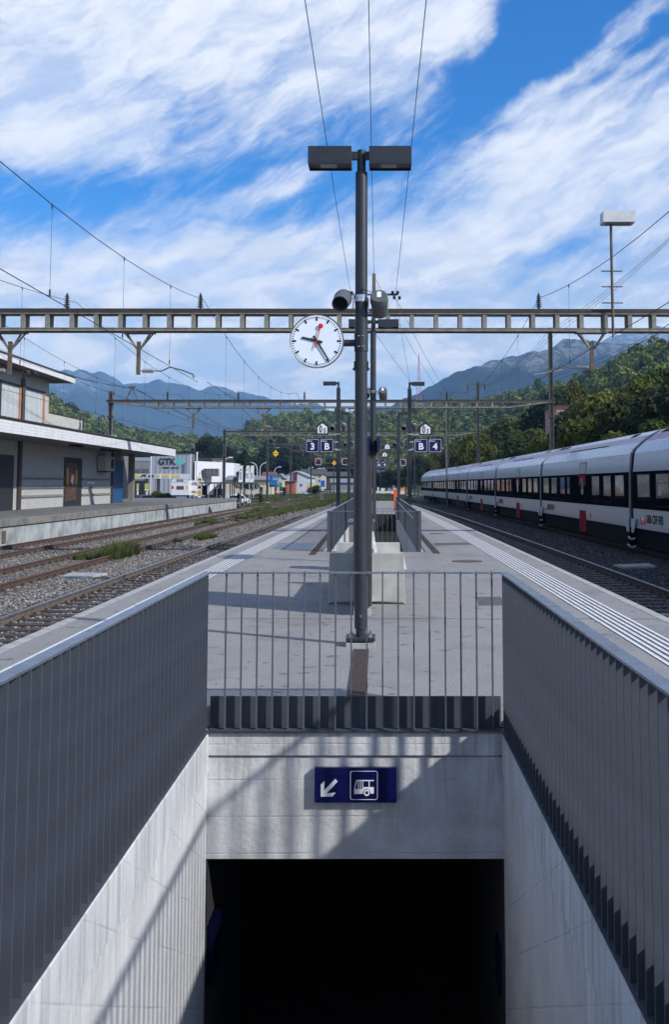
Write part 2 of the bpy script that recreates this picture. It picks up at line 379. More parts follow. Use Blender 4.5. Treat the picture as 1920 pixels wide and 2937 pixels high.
def scatter(name, pts, col, label, cat, smin=None):
    # pts: (x, y, z, scale, rotx, rotz)
    me = bpy.data.meshes.new(name); me.from_pydata([p[:3] for p in pts], [], [])
    a = me.attributes.new('sc', 'FLOAT_VECTOR', 'POINT'); a.data.foreach_set('vector', [k for p in pts for k in ((p[3],)*3 if not isinstance(p[3], tuple) else p[3])])
    a = me.attributes.new('ro', 'FLOAT_VECTOR', 'POINT'); a.data.foreach_set('vector', [k for p in pts for k in (p[4], p[4]*.7, p[5])])
    o = ob(name, me)
    ng = bpy.data.node_groups.new('scatter_'+name, 'GeometryNodeTree')
    ng.interface.new_socket('Geometry', in_out='INPUT', socket_type='NodeSocketGeometry'); ng.interface.new_socket('Geometry', in_out='OUTPUT', socket_type='NodeSocketGeometry')
    q = NB(ng); gi = q.n('NodeGroupInput'); go = q.n('NodeGroupOutput')
    ci = q.n('GeometryNodeCollectionInfo'); ci.inputs[0].default_value = col; ci.inputs['Separate Children'].default_value = True; ci.inputs['Reset Children'].default_value = True
    ip = q.n('GeometryNodeInstanceOnPoints'); ip.inputs['Pick Instance'].default_value = True
    rv = q.n('FunctionNodeRandomValue', data_type='INT'); rv.inputs[4].default_value = 0; rv.inputs[5].default_value = len(col.objects)-1
    a1 = q.n('GeometryNodeInputNamedAttribute', data_type='FLOAT_VECTOR'); a1.inputs[0].default_value = 'sc'
    a2 = q.n('GeometryNodeInputNamedAttribute', data_type='FLOAT_VECTOR'); a2.inputs[0].default_value = 'ro'
    e2r = q.n('FunctionNodeEulerToRotation')
    L = ng.links
    L.new(gi.outputs[0], ip.inputs['Points']); L.new(ci.outputs[0], ip.inputs['Instance']); L.new(rv.outputs[2], ip.inputs['Instance Index'])
    L.new(a1.outputs[0], ip.inputs['Scale']); L.new(a2.outputs[0], e2r.inputs[0]); L.new(e2r.outputs[0], ip.inputs['Rotation']); L.new(ip.outputs[0], go.inputs[0])
    md = o.modifiers.new('scatter', 'NODES'); md.node_group = ng
    return tag(o, label, cat, kind='stuff')
stones = variants('stone', [stone_mesh(i) for i in range(7)], STONE)
pts = []; rr = random.Random(3)
def add_stones(x0, x1, y0, y1, dens, sz, z=GZ):
    for _ in range(int((x1-x0)*(y1-y0)*dens)):
        y = rr.uniform(y0, y1); x = rr.uniform(x0, x1)+(c4(y) if x0 > 0 else 0)
        s = rr.uniform(.6, 1.25)*sz
        pts.append((x, y, z+rr.uniform(-.012, .02), s, rr.uniform(-.6, .6), rr.uniform(0, 6.28)))
add_stones(-14.2, -3.9, 15, 34, 300, .062); add_stones(-14.2, -3.9, 34, 60, 110, .08); add_stones(-14.2, -3.4, 60, 110, 26, .12)
scatter('ballast_stones', pts, stones, 'grey and rust brown crushed ballast stones lying between the rails', 'ballast')
pts = []; add_stones(3.7, 9.2, 11, 34, 260, .062); add_stones(3.7, 9.0, 34, 60, 90, .08); add_stones(3.4, 8.6, 60, 110, 20, .12)
STONED = inst_mat('shade_darkened_ballast_stone', [(0, (.025, .025, .026)), (.4, (.055, .055, .055)), (.75, (.085, .083, .08)), (1, (.16, .16, .16))])  # darker copy of the stone colours, with the train's shade put into them
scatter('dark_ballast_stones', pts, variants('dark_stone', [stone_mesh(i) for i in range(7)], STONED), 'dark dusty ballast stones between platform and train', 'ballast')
# ================================================================ TRACKS
RAILSIDE = mk('rust_brown_rail', (.085, .05, .036), .8, .2, 9, .15, 40)
RAILDIRT = mk('brown_grey_rail', (.12, .1, .085), .75, .2, 9, .15, 40)
RAILHEAD = mk('polished_rail_head', (.32, .35, .42), .28, .1, 9, metal=.9)
RAILHEADR = mk('rusted_rail_head', (.10, .055, .04), .6, .2, 9)
SLEEP = mk('dark_sleeper_steel', (.05, .038, .035), .8, .25, 5, .3, 30, col2=(.025, .02, .02))
SLEEPC = mk('weathered_timber_sleeper', (.105, .085, .075), .9, .3, 7, .4, 40, col2=(.05, .04, .036))
def rail_strip(cx, fn, y0, y1, head, side, dy=3.):
    mb = MB(); prof = [(-.07, -.17), (.07, -.17), (.07, -.155), (.012, -.13), (.012, -.045), (.036, -.035), (.036, -.004), (.026, 0), (-.026, 0), (-.036, -.004), (-.036, -.035), (-.012, -.045), (-.012, -.13), (-.07, -.155)]
    n = len(prof); y = y0; ys = []
    while y < y1: ys.append(y); y += dy
    ys.append(y1)
    for yy in ys:
        for p in prof: mb.v.append((cx+fn(yy)+p[0], yy, RZ+p[1]))
    for j in range(len(ys)-1):
        for i in range(n):
            a = j*n+i; c = j*n+(i+1) % n
            mb.f.append((a, c, c+n, a+n)); mb.mi.append(1 if i in (6, 7, 8) else 0)
    return mb, [side, head]
slm = MB(); slm.box(-1.25, 1.25, -.12, .12, -.10, .035)
slc = MB().box(-1.25, 1.25, -.12, .12, -.13, .025)
def make_track(label, cx, fn, y0, y1, head, side, smat, smesh, nind, ys, clips=True, group=None):
    t = thing('railway_track', label, 'track', (0, 0, 0), group)
    for s in (-1, 1):
        mb, ms = rail_strip(cx+s*.7535, fn, y0, y1, head, side); part('rail', mb, ms, t)
    me = smesh.mesh('sleeper', smat); k = 0; y = ys; rest = MB(); cl = MB()
    while y < min(y1, 190):
        if y >= ys and k < nind:
            ob('sleeper', me, t, (cx+fn(y)+random.uniform(-.03, .03), y, GZ), (0, 0, random.uniform(-.012, .012))); k += 1
        else:
            x = cx+fn(y); rest.box(x-1.25, x+1.25, y-.12, y+.12, GZ-.05, GZ+.02)
        if clips and y < 75:
            for s in (-1, 1):
                for q in (-1, 1):
                    x = cx+fn(y)+s*.7535+q*.115; cl.box(x-.05, x+.05, y-.06, y+.06, GZ+.02, GZ+.05).box(x-.025, x+.025, y-.025, y+.025, GZ+.05, GZ+.085)
        y += .6
    if rest.v: tag(part('distant_sleepers', rest, smat, t), None, None, kind='stuff')
    if cl.v: tag(part('rail_fastenings', cl, RUST, t), None, None, kind='stuff')
    return t
make_track('nearest track left of the platform, shiny rail head on dark sleepers', -5.55, c3, -5, 235, RAILHEAD, RAILDIRT, SLEEP, slm, 90, 13)
make_track('brown rusted track with weeds, second track left of the platform', -9.2, c1, 5, 225, RAILHEADR, RAILSIDE, SLEEPC, slc, 60, 22)
make_track('brown track running along the foot of the pale loading wall', -12.85, c1, 15, 225, RAILHEADR, RAILSIDE, SLEEPC, slc, 50, 30)
make_track('nearest track right of the platform, dark rails in shade', 5.32, c4, -5, 240, RAILHEAD, RAILSIDE, SLEEPC, slc, 70, 12)
make_track('track beneath the parked passenger train', 10.05, c4, 0, 240, RAILHEADR, RAILSIDE, SLEEPC, slc, 0, 10, clips=False)
# turnout rails crossing between the left tracks far off
for i, (xa, ya, xb, yb, lab) in enumerate([(-12.1, 112, -8.6, 165, 'rusty turnout rail crossing between the two brown tracks, nearer one'), (-11.0, 120, -7.2, 178, 'rusty turnout rail crossing towards the near track, further one')]):
    mb = MB().beam((xa, ya, RZ-.08), (xb, yb, RZ-.08), .09, .16)
    tag(part('turnout_rail', mb, RAILSIDE, None), lab, 'rail', 'turnout rails')
# ================================================================ PLATFORM
def asphalt():
    m = bpy.data.materials.new('platform_asphalt'); m.use_nodes = True; nt = m.node_tree; q = NB(nt); p = nt.nodes['Principled BSDF']
    tc = q.n('ShaderNodeTexCoord'); ov = tc.outputs['Object']
    n1 = q.noise(ov, .45, 6, .6); n2 = q.noise(ov, 55, 5, .85); n3 = q.noise(q.mapv(ov, sc=(1, .28, 1)), 2.2, 6, .6); n4 = q.noise(q.mapv(ov, sc=(.2, 2.6, 1)), 1.6, 5, .65)
    c = q.mix(q.rng(n1, .35, .65), (.195, .188, .182, 1), (.24, .231, .222, 1))
    c = q.mix(q.rng(n2, .38, .62, 0, 1), q.mix(.35, c, (.03, .03, .03, 1)), q.mix(.45, c, (.42, .42, .43, 1))); st_ = q.noise(ov, 1.1, 3, .5); c = q.mix(q.rng(st_, .56, .68, 0, .25), c, (.09, .09, .095, 1)); sp_ = q.noise(ov, 5.5, 2, .4); c = q.mix(q.rng(sp_, .64, .70, 0, .6), c, (.07, .065, .065, 1)); c = q.mix(q.rng(n3, .52, .72, 0, .28), c, (.10, .10, .11, 1)); c = q.mix(q.rng(n4, .6, .74, 0, .2), c, (.12, .12, .13, 1))
    nt.links.new(c, p.inputs['Base Color']); p.inputs['Roughness'].default_value = .88; p.inputs['Specular IOR Level'].default_value = .3
    bp = q.n('ShaderNodeBump'); bp.inputs['Strength'].default_value = .5; bp.inputs['Distance'].default_value = .004
    nt.links.new(n2, bp.inputs['Height']); nt.links.new(bp.outputs[0], p.inputs['Normal']); return m
ASPH = asphalt()
HX0, HX1, HY0, HY1 = -1.40, 1.06, 1.2, 7.72         # first stairwell
JX0, JX1, JY0, JY1 = -1.32, 1.08, 25.1, 57.0       # second stairwell
pm = MB(); EW = .13
def add_g(fx0, fx1, y0, y1, z=0, dy=3.):
    g = grid('g', None, fx0, fx1, y0, y1, z, dy); pm.add(g.v, g.f)
L0 = lambda y: edgeL(y)+EW
R0 = lambda y: edgeR(y)-EW
add_g(L0, lambda y: JX0-.08, -30, 103); add_g(lambda y: JX1+.08-.0, R0, -30, 103)
add_g(lambda y: JX0-.08, lambda y: JX1+.08, -30, HY0); add_g(lambda y: JX0-.08, lambda y: JX1+.08, HY1, JY0); add_g(lambda y: JX0-.08, lambda y: JX1+.08, JY1, 103)
add_g(lambda y: JX0-.08-.001, lambda y: HX0, HY0, HY1) if HX0 > JX0-.08 else None; add_g(lambda y: HX1, lambda y: JX1+.08, HY0, HY1)
struct('platform', pm, ASPH)
em = MB()
for fn, s in ((edgeL, 1), (edgeR, -1)):
    ys = [-30+2*i for i in range(67)]
    ys = [y for y in ys if y < 103]+[103]
    for a, c in zip(ys[:-1], ys[1:]):
        c_ = c-.012
        x0, x1 = fn(a), fn(c); w = EW*s
        em.add([(x0, a, -.16), (x0+w, a, -.16), (x1+w, c_, -.16), (x1, c_, -.16), (x0, a, .004), (x0+w, a, .004), (x1+w, c_, .004), (x1, c_, .004)],
               [(0, 3, 2, 1), (4, 5, 6, 7), (0, 1, 5, 4), (1, 2, 6, 5), (2, 3, 7, 6), (3, 0, 4, 7)])
        em.add([(x0+w*.6, a, -.95), (x1+w*.6, c, -.95), (x1+w*.6, c, -.16), (x0+w*.6, a, -.16)], [(0, 1, 2, 3)])
em.box(edgeL(103), edgeR(103), 103, 103.15, -.9, .004)
struct('platform_edge', em, CONCE)
# tactile white lines
for fn, s, n, off, lab in ((edgeL, 1, 5, .52, 'white tactile guide lines along the left platform edge'), (edgeR, -1, 6, .52, 'white tactile guide lines along the right platform edge')):
    t = thing('tactile_lines', lab, 'tactile paving')
    for k in range(n):
        mb = MB(); xo = s*(off+k*.082)
        y = 2.
        while y < 100:
            y2 = min(y+6, 100)
            g = grid('g', None, lambda yy: fn(yy)+xo-.02, lambda yy: fn(yy)+xo+.02, y, y2-.03, .008, 2.); mb.add(g.v, g.f); y = y2
        part('guide_line', mb, PAINTW, t)
# drains, covers and patches lying in the asphalt
DRAIN = mk('rusty_brown_drain_grate', (.07, .05, .045), .75, .2, 20, .3, 120)
PATCH = mk('dark_repair_patch', (.09, .092, .10), .85, .15, 6, .2, 90)
PATCHB = mk('blue_grey_cover', (.14, .17, .22), .6, .15, 6, .2, 60)
COVER = mk('brown_cast_iron_cover', (.1, .072, .065), .7, .15, 20, .3, 80)
def drain(pa, pb, w, lab):
    pa = Vector((*pa, .006)); pb = Vector((*pb, .006)); d = (pb-pa); L = d.length; d.normalize()
    t = thing('drain_channel', lab, 'drain', pa, 'rusty slotted drain channels', math.atan2(d.y, d.x)-math.pi/2)
    part('channel_frame', MB().box(-w/2, -w/2+.015, 0, L, -.004, .004).box(w/2-.015, w/2, 0, L, -.004, .004), RUST, t)
    part('channel_bed', MB().box(-w/2+.015, w/2-.015, 0, L, -.004, -.001), DRAIN, t)
    mb = MB(); y = .02
    while y < L-.02: mb.box(-w/2+.015, w/2-.015, y, y+.018, -.001, .004); y += .035
    part('grating', mb, DRAIN, t)
drain((-.17, 7.78), (-.17, 10.3), .15, 'rusty drain channel running from the railing to the foot of the near lamp post')
drain(G(1255, 1588), G(1203, 1530), .16, 'slanting brown drain channel right of the second stairwell')
drain(G(895, 1592), G(945, 1530), .16, 'slanting brown drain channel left of the second stairwell')
def disc(px, py, r, lab, mat=COVER):
    x, y = G(px, py); t = thing('manhole_cover', lab, 'manhole cover', (x, y, .004), 'round covers in the platform')
    part('rim', MB().lathe((0, 0, 0), [(r, -.002), (r, .003), (r-.02, .004)], 28), RUST, t); part('lid', MB().lathe((0, 0, 0), [(r-.03, .0), (r-.03, .0055)], 28), mat, t)
JNT = mk('tarred_joint', (.05, .05, .052), .85)
for ya, lab in ((12.6, 'thin tarred joint across the platform just beyond the near lamp post'), (23.4, 'thin tarred joint across the platform before the second stairwell'), (37.5, 'farther thin tarred joint beside the second stairwell')):
    for fa, fb_ in (((L0, lambda y: JX0-.1), (lambda y: JX1+.1, R0)) if ya > 25 else ((L0, R0),)):
        mb = MB(); n = 14; xs = [fa(ya)+(fb_(ya)-fa(ya))*i/n for i in range(n+1)]
        for i in range(n):
            o1 = .03*math.sin(i*1.7+ya); o2 = .03*math.sin((i+1)*1.7+ya); mb.add([(xs[i], ya+o1, .0045), (xs[i+1], ya+o2, .0045), (xs[i+1], ya+o2+.018, .0045), (xs[i], ya+o1+.018, .0045)], [(0, 1, 2, 3)])
        tag(part('expansion_joint', mb, JNT, None), lab+(' on the left side' if ya > 25 and fa is L0 else ' on the right side' if ya > 25 else ''), 'joint')
disc(1341, 1610, .33, 'large brown manhole cover on the right of the platform')
disc(1255, 1531, .25, 'smaller manhole cover beyond, beside the right railing of the second stairwell')
disc(905, 1522, .28, 'manhole cover on the left side beside the second stairwell')
disc(1212, 1494, .2, 'tiny far manhole cover right of the second stairwell')
def patch(x0, y0, x1, y1, lab, mat, z=.0055):
    a = G(x0, y1); c = G(x1, y0); mb = MB().box(a[0], c[0], a[1], c[1], z-.003, z)
    tag(part('paving_patch', mb, mat, None), lab, 'patch', 'patches let into the platform')
def patchq(px, lab, mat):
    p = [G(*k) for k in px]; mb = MB(); n = 4
    mb.add([(x, y, .002) for x, y in p]+[(x, y, .0055) for x, y in p], [(3, 2, 1, 0), (4, 5, 6, 7), (0, 1, 5, 4), (1, 2, 6, 5), (2, 3, 7, 6), (3, 0, 4, 7)])
    tag(part('paving_patch', mb, mat, None), lab, 'patch', 'patches let into the platform')
patchq([(1250, 1565), (1355, 1562), (1340, 1556), (1245, 1558)], 'flat dark patch beside the right guide lines past the drain', PATCH)
patchq([(1375, 1737), (1447, 1736), (1438, 1712), (1372, 1713)], 'dark square patch right of the concrete bench, by the railing corner', PATCH)
patchq([(780, 1574), (888, 1575), (905, 1558), (805, 1558)], 'blue grey cover plate on the left of the platform before the slanting drain', PATCHB)
# ================================================================ FIRST STAIRWELL
st = thing('stairwell', 'pale concrete stairwell going down under the platform in the foreground', 'stairwell')
X0, X1, YF = -1.25, .91, 7.60
def wedge(x0, x1, y0, y1, z0, z1): return MB().box(x0, x1, y0, y1, z0, z1)
part('side_wall', MB().box(HX0-.25, X0-.01, HY0, YF+.02, -4.0, -.47), CONCS, st, label='left concrete side wall')
part('side_wall', MB().box(X1+.01, HX1+.25, HY0, YF+.02, -4.0, -.47), CONCS, st, label='right concrete side wall')
for xa, xb, lx in ((HX0-.25, X0, 1), (X1, HX1+.25, -1)):
    mb = MB(); ix = xb if lx == 1 else xa
    ox = xa if lx == 1 else xb
    pr = [(ox, -.455), (ix, -.455), (ix, -.18), (ix-.03*lx, -.15), (ox, -.15)]
    mb.prism([(p[0], p[1]) for p in pr], 'y', HY0, YF+.10)
    part('wall_cap', mb, CONCS, st)
mb = MB(); mb.prism([(YF+.0, -.33), (YF+.0, -.175), (YF+.025, -.15), (YF+.25, -.15), (YF+.25, -.33)], 'x', X0+.001, X1-.001)
part('lintel_cap', mb, CONC, st)
part('lintel_wall', MB().box(X0-.01, X1+.01, YF+.018, YF+.25, -1.07, -.345).box(X0+.02, X1-.02, YF+.03, YF+.25, -.346, -.329), CONC, st)
part('platform_kerb', MB().box(X0-.05, X1+.1, YF+.10, HY1, -.15, -.004), CONCE, st)
# steps
tread = MB().box(X0-.005, X1+.005, 0, .31, -.18, 0).mesh('step', mk('dark_step_granite', (.1, .1, .1), .8, .15, 8, .2, 60))
for i in range(21): ob('step', tread, st, (0, HY0+.3*i, -.16*i))
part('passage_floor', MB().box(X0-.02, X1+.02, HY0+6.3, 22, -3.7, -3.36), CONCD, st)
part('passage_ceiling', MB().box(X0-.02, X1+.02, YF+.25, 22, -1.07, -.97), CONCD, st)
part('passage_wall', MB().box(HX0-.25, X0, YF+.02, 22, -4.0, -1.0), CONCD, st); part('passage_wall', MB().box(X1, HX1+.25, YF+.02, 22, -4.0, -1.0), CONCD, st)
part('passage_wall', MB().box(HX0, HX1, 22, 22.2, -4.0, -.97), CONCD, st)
tag(part('side_sign', MB().box(X0+.0, X0+.045, 7.64, 8.03, D(600, 2814, 7.7)[1], D(600, 2647, 7.7)[1]).box(X0-.01, X0, 7.8, 7.9, -1.9, -1.8), mk('shade_darkened_blue_sign', (.001, .002, .02), .6, spec=.1), None), 'blue sign seen edge on, fixed to the left wall at the tunnel mouth', 'sign')  # left panel's blue is darkened, tunnel shade put into its colour
tag(part('side_sign', MB().box(X1-.02, X1, 7.75, 8.0, -2.1, -1.75).box(X1, X1+.01, 7.8, 7.9, -1.9, -1.8), BLUE, None), 'blue sign seen edge on, fixed to the right wall in the dark', 'sign')
# ---------------- railings
def fin_railing(root, x, y0, y1, zt, zb, step=.115, side=1, finw=.06, thick=.009):
    fm = MB().box(-finw/2, finw/2, -thick/2, thick/2, 0, zt-zb-.02).mesh('bar', STEEL)
    n = int((y1-y0)/step)
    for i in range(n): ob('bar', fm, root, (x, y0+step*i+.04, zb+.008))
    part('handrail', MB().box(x-.033, x+.033, y0, y1, zt-.012, zt), RAILTOP, root, bevel=.002)
    part('bottom_rail', MB().box(x-.04, x+.04, y0, y1, zb, zb+.008), STEEL, root)
    return n
rl = thing('stair_railing', 'grey steel railing with vertical flat bars round the foreground stairwell', 'railing')
fin_railing(rl, X0-.03, .9, YF-.02, 1.0, -.15); fin_railing(rl, X1+.03, .9, YF-.02, 1.0, -.15)
fb = MB().box(-.005, .005, -.018, .018, 0, 1.15).mesh('bar', STEELB)
n = 18
for i in range(1, 19): ob('bar', fb, rl, (X0+(X1-X0)*i/18.55, YF, -.145))
part('handrail', MB().box(X0-.063, X1+.063, YF-.03, YF+.03, 1.0-.010, 1.0+.001), RAILTOP, rl)
part('bottom_rail', MB().box(X0, X1, YF-.035, YF+.06, -.15, -.142), STEEL, rl)
part('kick_plate', MB().box(X0+.0, X1, YF+.05, YF+.056, -.142, .085), STEEL, rl)
# far side of the platform edge seen beyond: kick plates behind the side bars
part('kick_plate', MB().box(X0-.075, X0-.069, .9, YF, -.15, .06), STEEL, rl); part('kick_plate', MB().box(X1+.069, X1+.075, .9, YF, -.15, .06), STEEL, rl)
# ---------------- bus sign on the lintel
x0, z0 = D(903, 2299, YF); x1, z1 = D(1138, 2199, YF)
bs = thing('direction_sign', 'dark blue sign with white arrow and bus on the concrete above the passage', 'sign', ((x0+x1)/2, YF-.03, (z0+z1)/2))
w, h = x1-x0, z1-z0
part('panel', MB().box(-w/2, w/2, 0, .035, -h/2, h/2), BLUE, bs, bevel=.002)
def SP(px, py): return (px-782)/1300*w, (492-py)/555*h          # sign-local from the enlargement
def flat(mb, pts, y=-.0025):
    pp = [SP(*p) for p in pts]; n = len(pp); mb.add([(x, y, z) for x, z in pp]+[(x, .001, z) for x, z in pp], [tuple(range(n))]+[(i, n+i, n+(i+1) % n, (i+1) % n) for i in range(n)])
mb = MB(); flat(mb, [(232, 480), (290, 425), (284, 572), (460, 388), (498, 432), (325, 618), (468, 608), (415, 668), (232, 670)])
part('arrow', mb, WHITE, bs)
mb = MB(); c0, c1_, r0, r1 = (697, 262), (1133, 720), 34, 25
def rrect(mb, x0, y0, x1, y1, r, t):
    out = []; inn = []
    for cx, cy, a0 in ((x1-r, y0+r, -90), (x1-r, y1-r, 0), (x0+r, y1-r, 90), (x0+r, y0+r, 180)):
        for k in range(6):
            a = R(a0+18*k); out.append((cx+r*math.cos(a), cy+r*math.sin(a))); inn.append((cx+(r-t)*math.cos(a), cy+(r-t)*math.sin(a)))
    return out, inn
def ring(mb, out, inn, M=SP, y=-.0025, yb=.001):
    n = len(out); vs = [(M(*p)[0], y, M(*p)[1]) for p in out]+[(M(*p)[0], y, M(*p)[1]) for p in inn]
    mb.add(vs, [(i, (i+1) % n, n+(i+1) % n, n+i) for i in range(n)])
ring(mb, *rrect(mb, 697, 262, 1133, 720, 36, 9)); part('sign_border', mb, WHITE, bs)
mb = MB()
flat(mb, [(758, 550), (905, 550), (905, 520), (1072, 520), (1072, 622), (1024, 622), (1014, 585), (990, 556), (960, 546), (925, 556), (905, 585), (893, 625), (758, 628)])
flat(mb, [(790, 408), (1072, 408), (1072, 424), (790, 424)]); flat(mb, [(790, 408), (806, 420), (774, 555), (757, 555)])
for a in (820, 856, 890): flat(mb, [(a, 420), (a+13, 420), (a+13, 552), (a, 552)])
flat(mb, [(990, 420), (1006, 420), (1006, 525), (990, 525)])
ring(mb, [(960+47*math.cos(R(15*k)), 608+52*math.sin(R(15*k))) for k in range(24)], [(960+25*math.cos(R(15*k)), 608+27*math.sin(R(15*k))) for k in range(24)], y=-.003)
part('bus_symbol', mb, WHITE, bs)
# ================================================================ SECOND STAIRWELL
s2 = thing('stairwell', 'second stairwell further along the platform with dark flight and silver handrail', 'stairwell')
part('side_wall', MB().box(JX0-.08, -1.21, JY0, JY1, -3.8, -.02), CONCS, s2); part('side_wall', MB().box(.99, JX1+.08, JY0, JY1, -3.8, -.02), CONCS, s2)
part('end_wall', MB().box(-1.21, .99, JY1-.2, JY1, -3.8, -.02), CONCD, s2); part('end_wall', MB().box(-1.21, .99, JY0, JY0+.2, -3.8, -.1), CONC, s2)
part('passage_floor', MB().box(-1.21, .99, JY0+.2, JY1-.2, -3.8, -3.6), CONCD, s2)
mb = MB(); mb.tube([(.93, 27, .75), (.93, 56.5, .85)], .022); mb.tube([(.93, 55, .85), (.93, 55, -.02)], .02)
part('handrail', mb, RAILTOP, s2)
r2 = thing('stair_railing', 'grey steel railing with close vertical bars round the second stairwell', 'railing')
fin_railing(r2, -1.21, JY0, JY1, 1.0, 0., .12); fin_railing(r2, 1.0, JY0, JY1, 1.0, 0., .12)
for i in range(1, 19): ob('bar', fb, r2, (-1.21+2.21*i/18.5, JY0, -.14))
part('handrail', MB().box(-1.24, 1.03, JY0-.03, JY0+.03, .99, 1.001), RAILTOP, r2); part('bottom_rail', MB().box(-1.21, 1.0, JY0-.03, JY0+.04, -.004, .008), STEEL, r2)
part('corner_post', MB().box(-1.27, -1.19, JY0-.05, JY0, 0, 1.0), STEEL, r2); part('corner_post', MB().box(.98, 1.06, JY0-.05, JY0, 0, 1.0), STEEL, r2)
# ================================================================ PLATFORM FURNITURE
# near double-armed lamp post
PXX, PYY = -.182, 10.6
def Z(py, d=PYY): return D(1036, py, d)[1]
def XX(px, d=PYY): return (px-VX)/F*d*1.0
lampglass = mk('lamp_reflector_glass', (.35, .36, .37), .25, .3, 60)
def lamp_head(x0, x1, yc, z0, z1, root, dy=.13):
    o = part('lamp_housing', MB().box(x0, x1, yc-dy, yc+dy, z0+.02, z1).box(x0, x1, yc-dy, yc-dy+.012, z0, z0+.02).box(x0, x1, yc+dy-.012, yc+dy, z0, z0+.02)
             .box(x0, x0+.012, yc-dy+.012, yc+dy-.012, z0, z0+.02).box(x1-.012, x1, yc-dy+.012, yc+dy-.012, z0, z0+.02), ANTH, root, bevel=.002)
    w = x1-x0
    part('lamp_glass', MB().box(x0+w*.27, x1-w*.35, yc-dy*.5, yc+dy*.5, z0+.012, z0+.02), lampglass, o)
lp = thing('lamp_post', 'tall dark round lamp post with two box lamps, nearest on the platform', 'lamp post', (PXX, PYY, 0))
zt = Z(494); zc = Z(432)
part('pole', MB().cyl((0, 0, .17), (0, 0, zt-.01), .066, n=32).cyl((0, 0, zt-.01), (0, 0, zt), .066, .06, n=32), ANTH, lp, smooth=True)
part('pole_foot', MB().cyl((0, 0, .09), (0, 0, .17), .052, n=24).box(-.012, -.004, -.069, -.05, .1, .26), ANTH, lp, smooth=True)
part('pole_top', MB().cyl((0, 0, zt), (0, 0, zt+.02), .04, n=20).cyl((0, 0, zt+.02), (0, 0, zc), .046, n=20).box(-.11, .11, -.03, .03, zc-.1, zc-.02), ANTH, lp, smooth=True)
part('base_plate', MB().box(-.15, .15, -.15, .15, .055, .09), ANTH, lp, bevel=.006)
part('concrete_footing', MB().box(-.15, .15, -.15, .15, -.02, .04), CONCE, lp, bevel=.004)
for sx in (-1, 1):
    for sy in (-1, 1): part('bolt', MB().cyl((sx*.1, sy*.1, .03), (sx*.1, sy*.1, .13), .012, n=8).cyl((sx*.1, sy*.1, .09), (sx*.1, sy*.1, .112), .022, n=6), CHROME, lp)
part('bolt', MB().cyl((0, -.064, .3), (0, -.074, .3), .012, n=10), CHROME, lp)
zl0, zl1 = Z(474, PYY-.13), Z(418, PYY-.13)
lamp_head(XX(881)-PXX, XX(1008)-PXX, 0, zl0+.02, zl1, lp); lamp_head(XX(1059)-PXX, XX(1183)-PXX, 0, zl0+.02, zl1, lp)
part('cable_stub', MB().cyl((.01, -.062, Z(833)), (.01, -.085, Z(833)), .014, n=10).tube([(.01, -.08, Z(833)), (.06, -.09, Z(838)), (.12, -.07, Z(842)), (.17, -.05, Z(850))], .004, 5), BLACK, lp)
zb = Z(1050); part('side_boss', MB().box(-.078, .078, -.025, .025, zb-.05, zb+.05).cyl((-.09, 0, zb-.03), (.09, 0, zb-.03), .012, n=8), ANTH, lp)
# clock
ccx, ccz = D(910, 981, PYY)
rad = 76.5/F*PYY
ck = thing('station_clock', 'round white railway clock with black hands and red second hand on the lamp post', 'clock', (ccx, PYY-.02, ccz))
part('clock_case', MB().lathe((0, 0, 0), [(rad-.004, -.055), (rad+.006, -.06), (rad+.008, -.04), (rad+.004, -.02), (rad-.004, .06), (rad-.02, .085)], 64, (0, 1, 0)), mk('clock_case_metal', (.30, .31, .33), .3, .08, 6, metal=.8), ck, smooth=True)
part('dial', MB().lathe((0, 0, 0), [(rad-.008, -.056), (rad-.008, -.0572)], 64, (0, 1, 0)), mk('clock_dial_white', (.72, .78, .85), .35, .02, 3), ck)
hm = MB().box(-.0095, .0095, -.0605, -.0575, rad*.77, rad*.93).mesh('hour_mark', BLACK); mm = MB().box(-.0035, .0035, -.0605, -.0575, rad*.865, rad*.93).mesh('minute_mark', BLACK)
for k in range(60): o = ob('hour_mark' if k % 5 == 0 else 'minute_mark', hm if k % 5 == 0 else mm, ck, rot=(0, R(6*k), 0))
def hand(name, ang, a, c, w0, w1, mat, y):
    mb = MB(); mb.prism([(-w0/2, -a), (w0/2, -a), (w1/2, c), (-w1/2, c)], 'y', y-.003, y)
    part(name, mb, mat, ck, rot=(0, ang, 0))
hand('hour_hand', math.atan2(-137, 33), rad*.22, rad*.57, .026, .021, BLACK, -.064); hand('minute_hand', math.atan2(108, -172), rad*.22, rad*.86, .024, .016, BLACK, -.069)
a = math.atan2(37, 138); hand('second_hand', a, rad*.28, rad*.53, .011, .009, RED, -.074)
part('second_hand', MB().cyl((0, -.077, rad*.58), (0, -.074, rad*.58), .0265, n=28), RED, ck, rot=(0, a, 0))
part('clock_arm', MB().cyl((rad*.9, .03, -.01), (PXX-ccx-.05, .02, -.01), .037, n=20), ANTH, ck, smooth=True)
part('clamp', MB().cyl((PXX-ccx, .02, -.1), (PXX-ccx, .02, .1), .074, n=28).box(PXX-ccx-.012, PXX-ccx+.0, -.07, -.04, -.09, .09), ANTH, ck, smooth=True)
for dz in (-.055, .055):
    for dx in (-.022, .02): part('bolt', MB().cyl((PXX-ccx+dx-.012, -.062, dz), (PXX-ccx+dx+.012, -.062, dz), .007, n=8), CHROME, ck)
